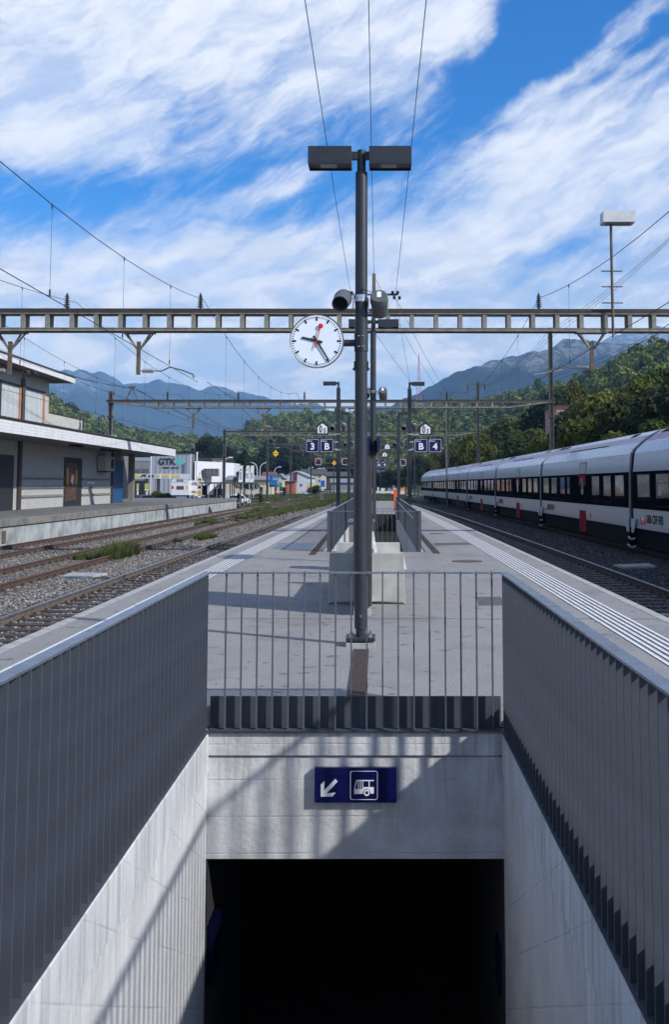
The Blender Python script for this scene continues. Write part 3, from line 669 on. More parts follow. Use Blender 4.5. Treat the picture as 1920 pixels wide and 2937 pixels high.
# loudspeakers
def speaker(px, py, d, direc, lab, s=1., stick=False, polex=None, group='grey loudspeakers on the platform posts'):
    x, z = D(px, py, d); t = thing('loudspeaker', lab, 'loudspeaker', (x, d-.02, z), group)
    dv = Vector(direc).normalized()
    part('speaker_body', MB().lathe((0, 0, 0), [(.085*s, -.12*s), (.09*s, -.115*s), (.098*s, -.05*s), (.098*s, -.04*s), (.09*s, .0), (.088*s, .14*s), (.08*s, .14*s), (.075*s, .02*s)], 28, dv), GREYP, t, smooth=True)
    part('speaker_mouth', MB().lathe((0, 0, 0), [(.074*s, .03*s), (.074*s, .045*s)], 24, dv), BLACK, t)
    px_ = (polex if polex is not None else x)-x; sg = 1 if px_ > 0 else -1
    part('bracket', MB().tube([(sg*.1*s, 0, -.09*s), (sg*.12*s, 0, -.09*s), (sg*.12*s, .0, .06*s), (px_, .0, .055*s)], .008, 6), CHROME, t)
    part('clamp_band', MB().cyl((px_, .02, .02), (px_, .02, .055), .07*(s if s > .9 else .9), n=24), CHROME, t, smooth=True)
    if stick:
        u = -dv; o = u.orthogonal()
        q = MB(); c0 = u*(.122*s); ex = Vector((1, 0, 0)); ey = u.cross(ex).normalized(); ex = ey.cross(u)
        if ey.z > 0: ey = -ey
        q.add([c0+ex*a_+ey*b_ for a_, b_ in ((-.02, -.06), (.025, -.06), (.025, .02), (-.02, .02))], [(0, 1, 2, 3)])
        part('sticker', q, WHITE, t)
    return t
speaker(982, 862, PYY, (-.12, -.86, -.45), 'grey loudspeaker with open mouth towards us, left of the near lamp post', polex=PXX)
speaker(1089, 872, PYY, (.05, .82, -.55), 'grey loudspeaker showing its back with white sticker, right of the near lamp post', stick=True, polex=PXX)
# second round lamp post
P2, Y2 = XX(1071, 21.5), 21.5
def Z2(py): return D(1071, py, Y2)[1]
l2 = thing('lamp_post', 'second dark round lamp post with two box lamps, just behind the near one', 'lamp post', (P2, Y2, 0))
part('pole', MB().cyl((0, 0, .0), (0, 0, Z2(948)), .062, n=24), ANTH, l2, smooth=True); part('pole_top', MB().cyl((0, 0, Z2(948)), (0, 0, Z2(912)), .04, n=16).box(-.12, .12, -.03, .03, Z2(928), Z2(919)), ANTH, l2, smooth=True)
part('base_plate', MB().box(-.15, .15, -.15, .15, 0, .04), ANTH, l2)
lamp_head(XX(1000, Y2)-P2, XX(1056, Y2)-P2, 0, Z2(940), Z2(918), l2); lamp_head(XX(1085, Y2)-P2, XX(1145, Y2)-P2, 0, Z2(940), Z2(918), l2)
part('cable_hood', MB().lathe((0, 0, 0), [(.06, Z2(1310)), (.085, Z2(1300)), (.1, Z2(1285)), (.085, Z2(1272)), (.06, Z2(1262))], 20), BLACK, l2, smooth=True)
speaker(1099, 1129, Y2, (.05, .82, -.55), 'smaller loudspeaker with white sticker right of the second lamp post', stick=True, polex=P2); speaker(1052, 1128, Y2, (-.12, -.86, -.45), 'loudspeaker half hidden behind the near lamp post', polex=P2)
for px, lab in ((1058.5, 'blue name board seen nearly edge on, left of the second lamp post'), (1086, 'blue name board seen nearly edge on, right of the second lamp post')):
    x, z = D(px, 1277, Y2); tt = thing('name_board', lab, 'sign', (x, Y2, z), 'blue name boards seen edge on'); part('panel', MB().box(-.025, .025, -.7, .7, -.14, .14), BLUE, tt); part('bracket', MB().box(min(0, P2-x), max(0, P2-x), -.02, .02, -.05, .05), ANTH, tt)
# information board standing edge on
ib = thing('information_board', 'tall dark information board seen edge on behind the near lamp post', 'information board', (XX(1041, 12.9), 12.9, 0))
part('board', MB().box(-.115, .115, 0, 1.5, .12, 1.98), mk('dark_bronze_case', (.045, .042, .045), .4, .1, 5), ib, bevel=.006)
part('foot', MB().box(-.11, .11, .05, .4, 0, .12), CONCE, ib); part('foot', MB().box(-.11, .11, 1.1, 1.45, 0, .12), CONCE, ib)
part('glass_panel', MB().box(.1155, .119, .08, 1.42, .5, 1.85), GLASS, ib); part('glass_panel', MB().box(-.119, -.1155, .08, 1.42, .5, 1.85), GLASS, ib)
# bench with concrete ends
bx0, by = G(941, 1733); bx1 = G(1163, 1733)[0]
bn = thing('bench', 'concrete ended double bench with white seats behind the near lamp post', 'bench', ((bx0+bx1)/2, by, 0)); hw = (bx1-bx0)/2
for yy in (0, 2.55):
    mb = MB(); mb.prism([(-hw, .0), (-hw+.06, .035), (hw-.06, .035), (hw, .0), (hw-.02, .70), (-hw+.02, .70)], 'y', yy, yy+.12); part('end_slab', mb, BENCHC, bn, bevel=.006)
part('spine', MB().box(-.06, .06, .12, 2.55, .06, .6), BENCHC, bn)
sl = MB().box(-.035, .035, .12, 2.55, 0, .02).mesh('slat', WHITEP)
for s in (-1, 1):
    for k in range(5): ob('slat', sl, bn, (s*(.12+.09*k), 0, .44))
    for k in range(3): ob('slat', sl, bn, (s*.085*(1-.2*k)+.03, 0, .6+.1*k), (0, R(80), 0))
part('arm_rest', MB().prism([(.03, .55), (.14, .55), (.10, .97), (.07, .985), (.05, .96)], 'y', .5, .54), WHITEP, bn)
part('arm_rest', MB().prism([(hw-.02, .40), (hw+.05, .40), (hw+.0, .62), (hw-.02, .64)], 'y', .9, .94), WHITEP, bn)
# waste station
wx0, wy = G(999, 1600); wx0 = XX(999, 19.5); wx1 = XX(1075, 19.5)
wb = thing('waste_bin', 'brown sided recycling bin with silver winged lid behind the bench', 'bin', ((wx0+wx1)/2, 19.5, 0)); hw = (wx1-wx0)/2
part('bin_body', MB().box(-hw+.03, hw-.03, 0, .5, .05, .92), mk('taupe_bin_panel', (.16, .145, .14), .5, .1, 4), wb, bevel=.01)
part('lid', MB().prism([(-hw-.01, .95), (-hw+.03, .98), (hw-.03, .98), (hw+.01, .95), (hw-.03, .925), (-hw+.03, .925)], 'y', -.03, .53), RAILTOP, wb)
part('foot', MB().box(-hw+.06, hw-.06, .05, .45, 0, .05), BLACK, wb)
# square single-arm posts with signs
def number_panel(root, x0, x1, z0, z1, y, word, ch, name='number_panel'):
    o = part(name, MB().box(x0, x1, y-.02, y+.02, z0, z1), BLUE, root)
    w = x1-x0; h = z1-z0; cx = (x0+x1)/2; cz = (z0+z1)/2
    mb = MB(); M = lambda px, pz: (cx+px*w, cz+pz*h)
    o2, i2 = rrect(mb, -.43, -.44, .43, .44, .06, .02); ring(mb, o2, i2, M, y-.0225)
    part('panel_border', mb, WHITE, o)
    text(ch, h*.62, (cx, y-.0215, cz-h*.08), o, WHITE, bold=h*.02, name='lettering'); text(word, h*.13, (cx-w*.2, y-.0215, cz+h*.31), o, WHITE, bold=h*.002)
def house_sign(lab, px0, px1, py0, py1, d, txt, poleX, small=None):
    x0, z0 = D(px0, py1, d); x1, z1 = D(px1, py0, d); w = (x1-x0)/2; cx = (x0+x1)/2; h = z1-z0
    t = thing('stop_sign_board', lab, 'sign', (cx, d-.1, z0))
    part('black_frame', MB().prism([(-w, 0), (w, 0), (w, h*.62), (0, h), (-w, h*.62)], 'y', 0, .03), BLACK, t)
    part('white_face', MB().prism([(-w*.77, h*.10), (w*.77, h*.10), (w*.77, h*.56), (0, h*.83), (-w*.77, h*.56)], 'y', -.004, -.0001), WHITE, t)
    if small: text(txt, h*.74, (-w*.27, -.006, h*.38), t, BLACK, bold=h*.016, sx=.62, depth=.004); text(small, h*.44, (w*.38, -.006, h*.28), t, BLACK, bold=h*.012, sx=.72, depth=.004)
    else: text(txt, h*.62, (0, -.005, h*.36), t, BLACK, bold=h*.02, sx=.8)
    px_ = poleX-cx
    part('bracket', MB().box(min(0, px_), max(0, px_), .03, .05, h*.02, h*.06), CHROME, t)
def sq_post(px, d, ytop, side, lab, lx0, lx1, ly0, ly1):
    x = XX(px, d); zt = D(px, ytop, d)[1]; t = thing('lamp_post', lab, 'lamp post', (x, d, 0), 'slim square platform lamp posts')
    part('pole', MB().box(-.068, .068, -.068, .068, 0, zt), ANTH, t, bevel=.004); zl1 = D(px, ly0, d)[1]; zl0 = D(px, ly1, d)[1]
    part('pole_top', MB().box(-.035, .035, -.035, .035, zt, zl1).box(min(0, side*.16), max(0, side*.16), -.03, .03, zl0+.03, zl1-.02), ANTH, t)
    lamp_head(XX(lx0, d)-x, XX(lx1, d)-x, 0, zl0, zl1, t); part('base_plate', MB().box(-.15, .15, -.15, .15, 0, .03), ANTH, t)
    for py in (1245, 1291):
        if d < 40: part('clamp_band', MB().box(-.072, .072, -.072, .072, D(px, py, d)[1]-.01, D(px, py, d)[1]+.01), CHROME, t)
    return x
xl = sq_post(971, 35.5, 1113, -1, 'slim square lamp post at the left carrying the platform three sign', 927, 964, 1095, 1105)
xr = sq_post(1176, 35.5, 1115, 1, 'slim square lamp post nearest the train with the platform four sign', 1183, 1219, 1096, 1106)
for (a0, a1, py, cx_, w1, c1w, w2, c2w, lab) in ((877, 959, 0, xl, 'Binario', '3', 'Settore', 'B', 'blue platform sign reading 3 and B'), (1188, 1269, 0, xr, 'Settore', 'B', 'Binario', '4', 'blue platform sign reading B and 4')):
    x0, z0 = D(a0, 1299, 35.5); x1, z1 = D(a1, 1257.5, 35.5); t = thing('platform_sign', lab, 'sign', ((x0+x1)/2, 35.4, z0), 'blue platform number signs'); w = x1-x0; h = z1-z0
    number_panel(t, -w/2, -.0005, 0, h, 0, w1, c1w); number_panel(t, .0005, w/2, 0, h, 0, w2, c2w)
    for k in (.25, .75): part('bracket', MB().box(min(0, cx_-(x0+x1)/2), max(0, cx_-(x0+x1)/2), .03, .05, h*k-.012, h*k+.012), CHROME, t)
house_sign('house shaped white board reading 05 left of the lamp posts', 907.5, 944, 1208, 1247, 35.5, '0', xl, '5'); house_sign('house shaped white board reading 05 on the side of the train', 1203, 1239, 1210, 1248, 35.5, '0', xr, '5')
speaker(955, 1225, 35.5, (-.12, -.86, -.45), 'open mouthed speaker above the blue platform three sign', polex=xl); speaker(988.5, 1225, 35.5, (.1, .3, -.95), 'white stickered speaker close left of the thick near lamp post', True and 1., True, xl)
speaker(1160, 1225, 35.5, (-.12, -.86, -.45), 'open mouthed speaker on the inner side of the right slim post', polex=xr); speaker(1191, 1225, 35.5, (.1, .3, -.95), 'stickered speaker between the right slim post and its 05 board', 1., True, xr)
xl2 = sq_post(1001.5, 48, 1195, -1, 'slim square lamp post further on at the left, bare of number signs', 978, 998, 1182, 1189); xr2 = sq_post(1144, 48, 1195, 1, 'slim square lamp post further on at the right, bare of number signs', 1150, 1170, 1182, 1189)
for px, lab, pl in ((991, 'far loudspeaker left of the further left post', xl2), (1012, 'far loudspeaker right of the further left post', xl2), (1134, 'far loudspeaker left of the further right post', xr2), (1156, 'far loudspeaker right of the further right post', xr2)):
    speaker(px, 1272, 48, (-.12, -.86, -.45) if px in (991, 1134) else (.1, .3, -.95), lab, polex=pl)
p3x = XX(1074, 92); t = thing('lamp_post', 'farthest round post on the platform carrying the A 4 sign', 'lamp post', (p3x, 92, 0)); part('pole', MB().cyl((0, 0, 0), (0, 0, 4.4), .07, n=12), ANTH, t)
house_sign('small far house shaped board numbered one, upper of two', 1103, 1120, 1270, 1290, 92, '1', p3x); house_sign('little lower far house shaped board carrying the digit two', 1096, 1112, 1294, 1311, 92, '2', p3x)
x0, z0 = D(1080, 1341, 92); x1, z1 = D(1112, 1323, 92); t = thing('platform_sign', 'small far blue platform sign reading A and 4', 'sign', ((x0+x1)/2, 91.9, z0), 'blue platform number signs'); w = x1-x0
number_panel(t, -w/2, -.001, 0, z1-z0, 0, 'Settore', 'A'); number_panel(t, .001, w/2, 0, z1-z0, 0, 'Binario', '4')
x, z = D(1135.5, 1404, 66); t = thing('orange_cabinet', 'bright orange upright cabinet beyond the second stairwell railing', 'cabinet', (x, 66, 0)); part('cabinet_body', MB().box(-.13, .13, -.15, .15, .1, z), mk('orange_enamel', (.75, .10, .01), .45, .06, 4), t, bevel=.01); part('plinth', MB().box(-.1, .1, -.1, .1, 0, .1), BLACK, t)
# ================================================================ GANTRIES AND CATENARY
def insulator(root, x, y, z0, h, r=.105, n=6, name='insulator', mat=INSD):
    pr = [(.02, 0), (.05, .03), (.03, .06)]
    for i in range(n):
        z = .08+(h-.14)*i/n; pr += [(.03, z), (r*(1-.35*i/n), z+.012), (r*(.9-.35*i/n), z+.03), (.03, z+(h-.14)/n*.75)]
    pr += [(.02, h)]
    part(name, MB().lathe((x, y, z0), pr, 12), mat, root, smooth=True)
def hanger(root, x, y, zb, drop, arm, nm='hanger'):
    mb = MB()
    for dy in (-.15, .15): mb.beam((x-.42, y+dy, zb-.02), (x, y, zb-.62), .05, .05).beam((x+.42, y+dy, zb-.02), (x, y, zb-.62), .05, .05)
    mb.box(x-.5, x+.5, y-.2, y+.2, zb-.04, zb-.0)
    h = part(nm, mb, GANT, root); part('hanger_post', MB().box(x-.055, x+.055, y-.055, y+.055, zb-drop, zb-.3), WOOD, h)
    if arm:
        z = zb-drop+.12; s = 1 if arm > 0 else -1
        pr = [(.02, 0)]
        for i in range(6): pr += [(.03, .06+.06*i), (.075, .075+.06*i), (.075, .095+.06*i), (.03, .11+.06*i)]
        part('insulator', MB().lathe((x+s*.08, y, z), pr+[(.02, .46)], 12, (s, 0, .0)), INSL, h, smooth=True)
        xe = x+arm
        part('registration_arm', MB().tube([(x+s*.54, y, z), (x+s*.75, y, z), (x+s*1.0, y, z+.12), (xe-s*.35, y, z+.02), (xe, y, z-.12), (xe, y, z-.22)], .022, 6), MAST, h)
def gantry(lab, y, xl, xr, zb, zt, sp, taper=0, posts=(), hangers=(), ins=(), skew=0., indiv=True, group='steel gantries over the tracks', posttop=None, two=True, mat=GANT):
    t = thing('catenary_gantry', lab, 'gantry', (0, y, 0), group)
    th = .10 if y < 50 else .11
    for (n, zz, h, mt) in (('top_chord', zt, .14, GANTT), ('bottom_chord', zb, .08, mat)):
        mb = MB()
        for dy in ((-.19, .19) if two else (0,)):
            if taper and n == 'bottom_chord':
                mb.beam((xl+taper, dy+skew, zz+h/2), (xr-taper, dy-skew, zz+h/2), .09, h)
                mb.beam((xl, dy+skew, zt-.1), (xl+taper, dy+skew, zz+h/2), .09, h); mb.beam((xr-taper, dy-skew, zz+h/2), (xr, dy-skew, zt-.1), .09, h)
            else: mb.beam((xl, dy+skew, zz-h/2 if n == 'top_chord' else zz+h/2), (xr, dy-skew, zz-h/2 if n == 'top_chord' else zz+h/2), .09, h)
        part(n, mb, mt, t)
        if n == 'top_chord': part('chord_flange', MB().beam((xl, skew, zt-.16), (xr, -skew, zt-.16), .5, .03), mat, t)
        else: part('chord_flange', MB().beam((xl+taper, skew, zb+.095), (xr-taper, -skew, zb+.095), .5, .02), mat, t)
    me = MB()
    for dy in ((-.19, .19) if two else (0,)): me.box(-.065, .065, dy-.04, dy+.04, zb+.09, zt-.16)
    if two: me.box(-.02, .02, -.15, .15, zt-.2, zt-.165)
    me = me.mesh('strut', mat); x = xl+taper+.2; k = 0
    while x < xr-taper-.05: ob('strut', me, t, (x, skew*(1-2*(x-xl)/(xr-xl)), 0)); x += sp
    for px, pz in posts:
        zl_ = 4.62 if (y == 64 and px < 0) else GZ
        mb = MB(); mb.box(px-.13, px-.10, -.13, .13, zl_-.2, pz).box(px+.10, px+.13, -.13, .13, zl_-.2, pz).box(px-.10, px+.10, -.012, .012, zl_-.2, pz)
        part('mast', mb, MAST, t); part('mast_base', MB().box(px-.35, px+.35, -.35, .35, zl_-.2, zl_+.15), CONCE, t)
        for zz in (zb-.6, zb-2.2): part('clamp_band', MB().box(px-.15, px+.15, -.15, .15, zz, zz+.12), GANTT, t)
    for a in hangers: hanger(t, a[0], 0, zb, a[1], a[2])
    for px in ins: insulator(t, px, 0, zt, .55)
    return t
Y1 = 31.6
def zY(py, d, px=1086): return D(px, py, d)[1]
g1 = gantry('nearest steel ladder gantry spanning the tracks behind the station clock', Y1, -17.5, 17.5, zY(953, Y1), zY(889, Y1), .765, hangers=[(XX(20, Y1), 1.35, -1.6), (XX(392, Y1), 1.35, 1.75), (XX(1704, Y1), 1.25, -1.4)], ins=[XX(181, Y1), XX(569, Y1), XX(1552, Y1)], skew=-.12, posts=[(-17.4, 6.8), (17.4, 6.8)])
# centre mast on gantry with crossarm and pulleys
x = XX(1073, Y1); mb = MB().box(x-.055, x+.055, -.06, .06, zY(960, Y1), zY(785, Y1)); part('feeder_mast', mb, MAST, g1)
za = zY(846, Y1); xa, xb = XX(985, Y1), XX(1142, Y1)
part('cross_arm', MB().box(xa, xb, -.1, -.05, za-.03, za+.03), MAST, g1)
mb = MB()
for px, py in ((1123, 842), (1138, 842), (1128, 856), (1143, 857), (1005, 843), (1012, 855), (997, 843)): mb.lathe((XX(px, Y1), -.16, zY(py, Y1)), [(.03, 0), (.06, .02), (.06, .07), (.03, .09)], 12, (1, 0, 0))
part('strain_insulators', mb, INSD, g1)
# floodlight mast on the first gantry
x = XX(1759, Y1); fl = thing('floodlight', 'old white box floodlight on a thin rusty mast above the gantry at the right', 'floodlight', (x, Y1-.35, 0))
part('floodlight_mast', MB().cyl((0, 0, zY(962, Y1)), (0, 0, zY(648, Y1)), .042, n=10), WOOD, fl)
part('rung', MB().box(-.33, .33, -.02, .02, zY(786, Y1), zY(783, Y1)), MAST, fl); part('rung', MB().box(-.33, .33, -.02, .02, zY(830, Y1), zY(827, Y1)), MAST, fl); part('rung', MB().box(-.33, .33, -.02, .02, zY(876, Y1), zY(873, Y1)), MAST, fl)
part('lamp_housing', MB().prism([(-.22, zY(649, Y1)), (.3, zY(649, Y1)), (.22, zY(619, Y1)), (-.26, zY(619, Y1))], 'x', XX(1733, Y1)-x, XX(1826, Y1)-x), WHITEP, fl)
part('lamp_glass', MB().box(XX(1745, Y1)-x, XX(1815, Y1)-x, -.15, .2, zY(650, Y1)-.02, zY(650, Y1)), lampglass, fl)
Y2g = 64
g2 = gantry('second steel gantry with tapered ends, its left mast beside the canopy', Y2g, XX(305, Y2g), XX(1594, Y2g), zY(1171, Y2g), zY(1147, Y2g), .97, taper=3.0, posts=[(XX(315, Y2g), zY(1122, Y2g)), (XX(1584, Y2g), zY(940, Y2g))],
            hangers=[(XX(553, Y2g), 1.3, -1.8), (XX(754, Y2g), 1.3, 1.5), (XX(1020, Y2g), 1.3, 0)], ins=[XX(478, Y2g), XX(682, Y2g), XX(873, Y2g), XX(1283, Y2g), XX(1463, Y2g)])
x = XX(376, Y2g); part('feeder_frame', MB().beam((x-.4, 0, zY(1148, Y2g)), (x, 0, zY(1110, Y2g)), .07, .07).beam((x+.35, 0, zY(1148, Y2g)), (x, 0, zY(1110, Y2g)), .07, .07).box(x-.25, x+.2, -.03, .03, zY(1112, Y2g), zY(1108, Y2g)), MAST, g2)
x = XX(1584, Y2g); part('lamp_arm', MB().beam((x-1.1, 0, zY(1075, Y2g)), (x+.8, 0, zY(1060, Y2g)), .14, .07), INSL, g2)
defs = [(100, 644, 1375, 1250, 1236, [(644, 1230), (1373, 1095)], 'third gantry along the line, its left mast by the bus shelter'),
        (131, 768, 1285, 1281, 1271, [(768, 1255), (1286, 1150)], 'fourth gantry along the line, beside the yellow diamond sign'),
        (158, 835, 1242, 1298, 1290, [(835, 1265), (1241, 1230)], 'fifth gantry along the line, with pale concrete masts'),
        (192, 893, 1185, 1316, 1309, [(893, 1300), (1190, 1290)], 'sixth gantry along the line, carrying the red signal'),
        (222, 925, 1170, 1331, 1326, [(958, 1320), (1170, 1310)], 'seventh small gantry along the line'),
        (262, 940, 1160, 1345, 1340, [(1092, 1335)], 'farthest small gantry along the line')]
gs = [g1, g2]
for d, pl, pr, pb, pt, ps, lab in defs:
    gs.append(gantry(lab, d, XX(pl-4, d), XX(pr+4, d), zY(pb, d), zY(pt, d), .97, taper=2.6 if d < 150 else 0, posts=[(XX(a, d), zY(c, d)) for a, c in ps],
           hangers=[(XX(k, d), 1.3, s) for k, s in ({100: [(787, 1.6), (960, -1.5)], 131: [(870, 0)], 158: [], 192: [], 222: [], 262: []}[d])], ins=[XX(k, d) for k in {100: (705, 830, 1216), 131: (860, 950, 1200), 158: (), 192: (), 222: (), 262: ()}[d]], two=d < 110))
g3 = gs[2]; x = XX(1373, 100); part('cross_arm', MB().box(x-1.1, x+.75, -.05, .05, zY(1104, 100), zY(1101, 100)), MAST, g3)
for dx in (-1.0, .7): part('insulator', MB().cyl((x+dx, 0, zY(1104, 100)), (x+dx, 0, zY(1118, 100)), .06, n=8), INSD, g3)
part('feeder_mast', MB().box(XX(1281, 100)-.08, XX(1281, 100)+.08, -.4, -.25, GZ, zY(1130, 100)), MAST, g3)
# yellow diamond signs and signals hung from the gantries
YEL = mk('yellow_sign_enamel', (.8, .5, .01), .45, .04, 4)
def diamond(px, py0, py1, d, lab):
    x, z1 = D(px, py0, d); z0 = D(px, py1, d)[1]; h = (z1-z0)/2; zc = (z0+z1)/2; t = thing('diamond_sign', lab, 'sign', (x, d-.3, zc))
    part('yellow_plate', MB().prism([(-h*.92, h*.07), (h*.92, h*.07), (0, h)], 'y', 0, .03), YEL, t); part('yellow_plate', MB().prism([(-h*.92, -h*.07), (0, -h), (h*.92, -h*.07)], 'y', 0, .03), YEL, t)
    part('black_bar', MB().box(-h*.8, h*.8, -.004, .03, -h*.065, h*.065), BLACK, t); part('rod', MB().cyl((0, .06, -h*.5), (0, .06, h*1.9), .03, n=6), GANT, t)
diamond(792, 1291, 1310.5, 131, 'yellow double triangle sign hanging under the fourth gantry'); diamond(959.5, 1321, 1335, 192, 'smaller yellow double triangle sign close to the left slim post')
REDL = mk('red_signal_lamp', (.3, .01, .01), .4, .02, 3, emit=((1, .05, .03), .6))
def signal(px0, px1, py0, py1, d, lab, lit):
    x0, z0 = D(px0, py1, d); x1, z1 = D(px1, py0, d); w = (x1-x0)/2; h = z1-z0; t = thing('railway_signal', lab, 'signal', ((x0+x1)/2, d-.6, z0), 'framed light signals')
    part('signal_board', MB().box(-w*.88, w*.88, 0, .15, h*.06, h*.94), BLACK, t)
    mb = MB(); o2, i2 = rrect(mb, -w, 0, w, h, w*.3, w*.12); n = len(o2)
    vs = [(a, -.02, c) for a, c in o2]+[(a, -.02, c) for a, c in i2]; mb.add(vs, [(i, (i+1) % n, n+(i+1) % n, n+i) for i in range(n)]); part('white_border', mb, WHITE, t)
    for (a, c) in ((-.42, .75), (.42, .75), (-.42, .3), (.42, .3)):
        part('lens', MB().cyl((a*w, -.05, h*c), (a*w, 0, h*c), w*.16, n=10), REDL if (a, c) in lit else INSD, t)
    part('signal_bracket', MB().box(-.06, .06, .15, .3, h*.5, h*1.25), GANT, t)
signal(905, 923, 1315, 1334, 192, 'framed signal with two red lights left of the slim left post', ((-.42, .75), (.42, .75)))
signal(982, 1000, 1315, 1334, 192, 'framed dark signal between the slim left post and the near lamp post', ((.42, .3),)); signal(1149, 1165, 1317, 1335, 192, 'framed signal between the two slim right posts with one red light', ((.42, .75),)); signal(1076, 1088, 1316, 1336, 192, 'framed signal mostly hidden behind the second lamp post', ())
# catenary wires of each track
WR = .0085
def cat(lab, cx, fn, sup, zs, zc, offs=0):
    t = thing('catenary_wire', lab, 'overhead wire'); mess = MB(); con = MB(); dr = MB()
    for (ya, yb) in zip(sup[:-1], sup[1:]):
        N = 14; P = []
        r = WR*(1 if ya < 60 else 1.6 if ya < 120 else 2.2)
        for i in range(N+1):
            u = i/N; y = ya+(yb-ya)*u; z = zs-4*(zs-6.43)*u*(1-u)*((yb-ya)/34)**1.2 if (yb-ya) > 20 else zs-.3*math.sin(math.pi*u)
            P.append((cx+fn(y)+offs, y, z))
        mess.tube(P, r, 5); con.tube([(cx+fn(ya)+.15, ya, zc), (cx+fn((ya+yb)/2), (ya+yb)/2, zc-.03), (cx+fn(yb)-.15, yb, zc)], r, 5)
        for u in (1/7, 2/7, 3/7, 4/7, 5/7, 6/7):
            k = int(round(u*N)); p = P[k]; dr.cyl((p[0], p[1], p[2]), (cx+fn(p[1]), p[1], zc-.02), r*.45, n=4); dr.cyl((p[0], p[1], p[2]+.02), (p[0], p[1], p[2]-.07), r*1.9, n=5); dr.cyl((p[0], p[1], zc-.02), (p[0], p[1], zc+.1), r*1.9, n=5)
    part('messenger_wire', mess, WIRE, t); part('contact_wire', con, WIRE, t); part('droppers', dr, WIRE, t)
SUP = [-2.5, 31.6, 64, 100, 131, 158, 192, 222]
cat('overhead line above the nearest track left of the platform', -5.62, c3, SUP, 7.5, 4.87)
cat('overhead line above the second track left of the platform', -9.6, c1, SUP, 7.4, 4.87)
cat('overhead line above the track along the loading wall', -12.9, c1, SUP[1:], 7.4, 4.87)
cat('overhead line above the nearest track right of the platform', 5.15, c4, SUP, 7.55, 4.87)
cat('overhead line above the parked train', 10.1, c4, SUP, 7.5, 4.87)
def wires(lab, lines, r=.008, name='feeder_line'):
    t = thing(name, lab, 'overhead wire')
    for a, c, sag in lines:
        P = []
        for i in range(15):
            u = i/14; P.append((a[0]+(c[0]-a[0])*u, a[1]+(c[1]-a[1])*u, a[2]+(c[2]-a[2])*u-4*sag*u*(1-u)))
        part('wire', MB().tube(P, r, 5), WIRE, t)
wires('three thin wires running overhead to the centre mast on the nearest gantry', [((-.92, -4, 7.9), (XX(1006, Y1), Y1, zY(843, Y1)), .25), ((-.12, -4, 8.6), (XX(1073, Y1), Y1, zY(783, Y1)), .35), ((.62, -4, 7.9), (XX(1136, Y1), Y1, zY(843, Y1)), .25)], .0065)
wires('thin wires going on from the centre mast to the gantries beyond', [((XX(1073, Y1), Y1, zY(790, Y1)), (4.2, 64, zY(1140, 64)), .3), ((XX(1138, Y1), Y1, zY(857, Y1)), (4.6, 64, zY(1140, 64)), .2), ((XX(1138, Y1), Y1, zY(857, Y1)), (4.0, 100, zY(1230, 100)), .3), ((XX(1010, Y1), Y1, zY(857, Y1)), (3.0, 64, zY(1142, 64)), .2)], .0065)
pr = (XX(1584, Y2g), 64, zY(945, Y2g))
wires('bundle of feeder wires rising to the right from the tall mast of the second gantry', [((12.2+k*.35, 10, 13.6+k*.5), (pr[0], pr[1], pr[2]-k*.28), 1.1) for k in range(3)]+[((12.6+k*.4, 10, 9.6+k*.3), (pr[0], pr[1], pr[2]-3.1-k*.3), .9) for k in range(2)]+[((pr[0], pr[1], pr[2]-k*.28), (XX(1373+k*4, 100), 100, zY(1108, 100)), .8) for k in range(3)], .009)
fp = (XX(376, Y2g), 64, zY(1110, Y2g))
wires('feeder wires from the left over the roof to the frame on the second gantry', [((-18.5-k*.3, 42, 8.3+k*.25), (fp[0]+.2*k, 64, fp[2]-k*.1), .5) for k in range(3)]+[((fp[0]+.2*k, 64, fp[2]-k*.1), (XX(700+12*k, 100), 100, zY(1240, 100)), .6) for k in range(3)], .009)
# ================================================================ TRAIN
TRW = mk('train_white_lacquer', (.31, .32, .335), .35, .02, 2.5, spec=.4, coat=.12)
TRR = mk('train_silver_roof', (.40, .44, .51), .28, .03, 2, spec=.5, coat=.3)
TRB = mk('train_roof_blue_grey', (.10, .16, .30), .25, .1, 2, coat=.4); TRP2 = mk('train_pale_pink_roof_band', (.36, .27, .33), .35, .1, 3); TRP = mk('train_pink_roof_band', (.26, .10, .22), .35, .1, 3)
TRK = mk('train_black_underframe', (.006, .006, .007), .95, spec=.08); TRG = mk('train_window_band', (.005, .006, .009), .3, .1, 3, spec=.0, coat=.0)
TRPANE = mk('train_pane', (.03, .04, .048), .05, .5, 1.2, spec=.16, coat=.0, col2=(.02, .025, .03)); RUB = mk('bellows_black_rubber', (.008, .008, .009), .85, spec=.1)
TRD = mk('train_door_red', (.20, .004, .008), .7, .08, 3, spec=.08); SNOW = mk('grey_step_guard', (.33, .38, .42), .4, .08, 4)
tr = thing('passenger_train', 'long white and dark windowed passenger train standing on the track at the right', 'train', (0, 0, 0))
SX = 8.62
sec = [(.0, .22), (-.02, .86), (.0, 2.08), (.07, 2.70), (.17, 2.86), (.46, 3.12), (.80, 3.36), (1.05, 3.49), (1.4, 3.58)]
full = sec+[(2.8-x, z) for x, z in reversed(sec[:-1])]
mats_sec = [TRW, TRG, TRW, TRR, TRP, TRB]
def section_strip(y0, y1, i0, i1, off=0., n=6):
    mb = MB(); pts = full[i0:i1+1]
    for j in range(n+1):
        y = y0+(y1-y0)*j/n
        for x, z in pts: mb.v.append((SX+c4(y)+x, y, z))
    m = len(pts)
    for j in range(n):
        for i in range(m-1): k = j*m+i; mb.f.append((k, k+1, k+m+1, k+m)); mb.mi.append(0)
    return mb
JN = [16.4, 34.2, 52.1, 69.9, 87.8, 105.6, 123.5, 141.3]
wm = MB().box(-.02, .0, 0, 1, 0, 1)
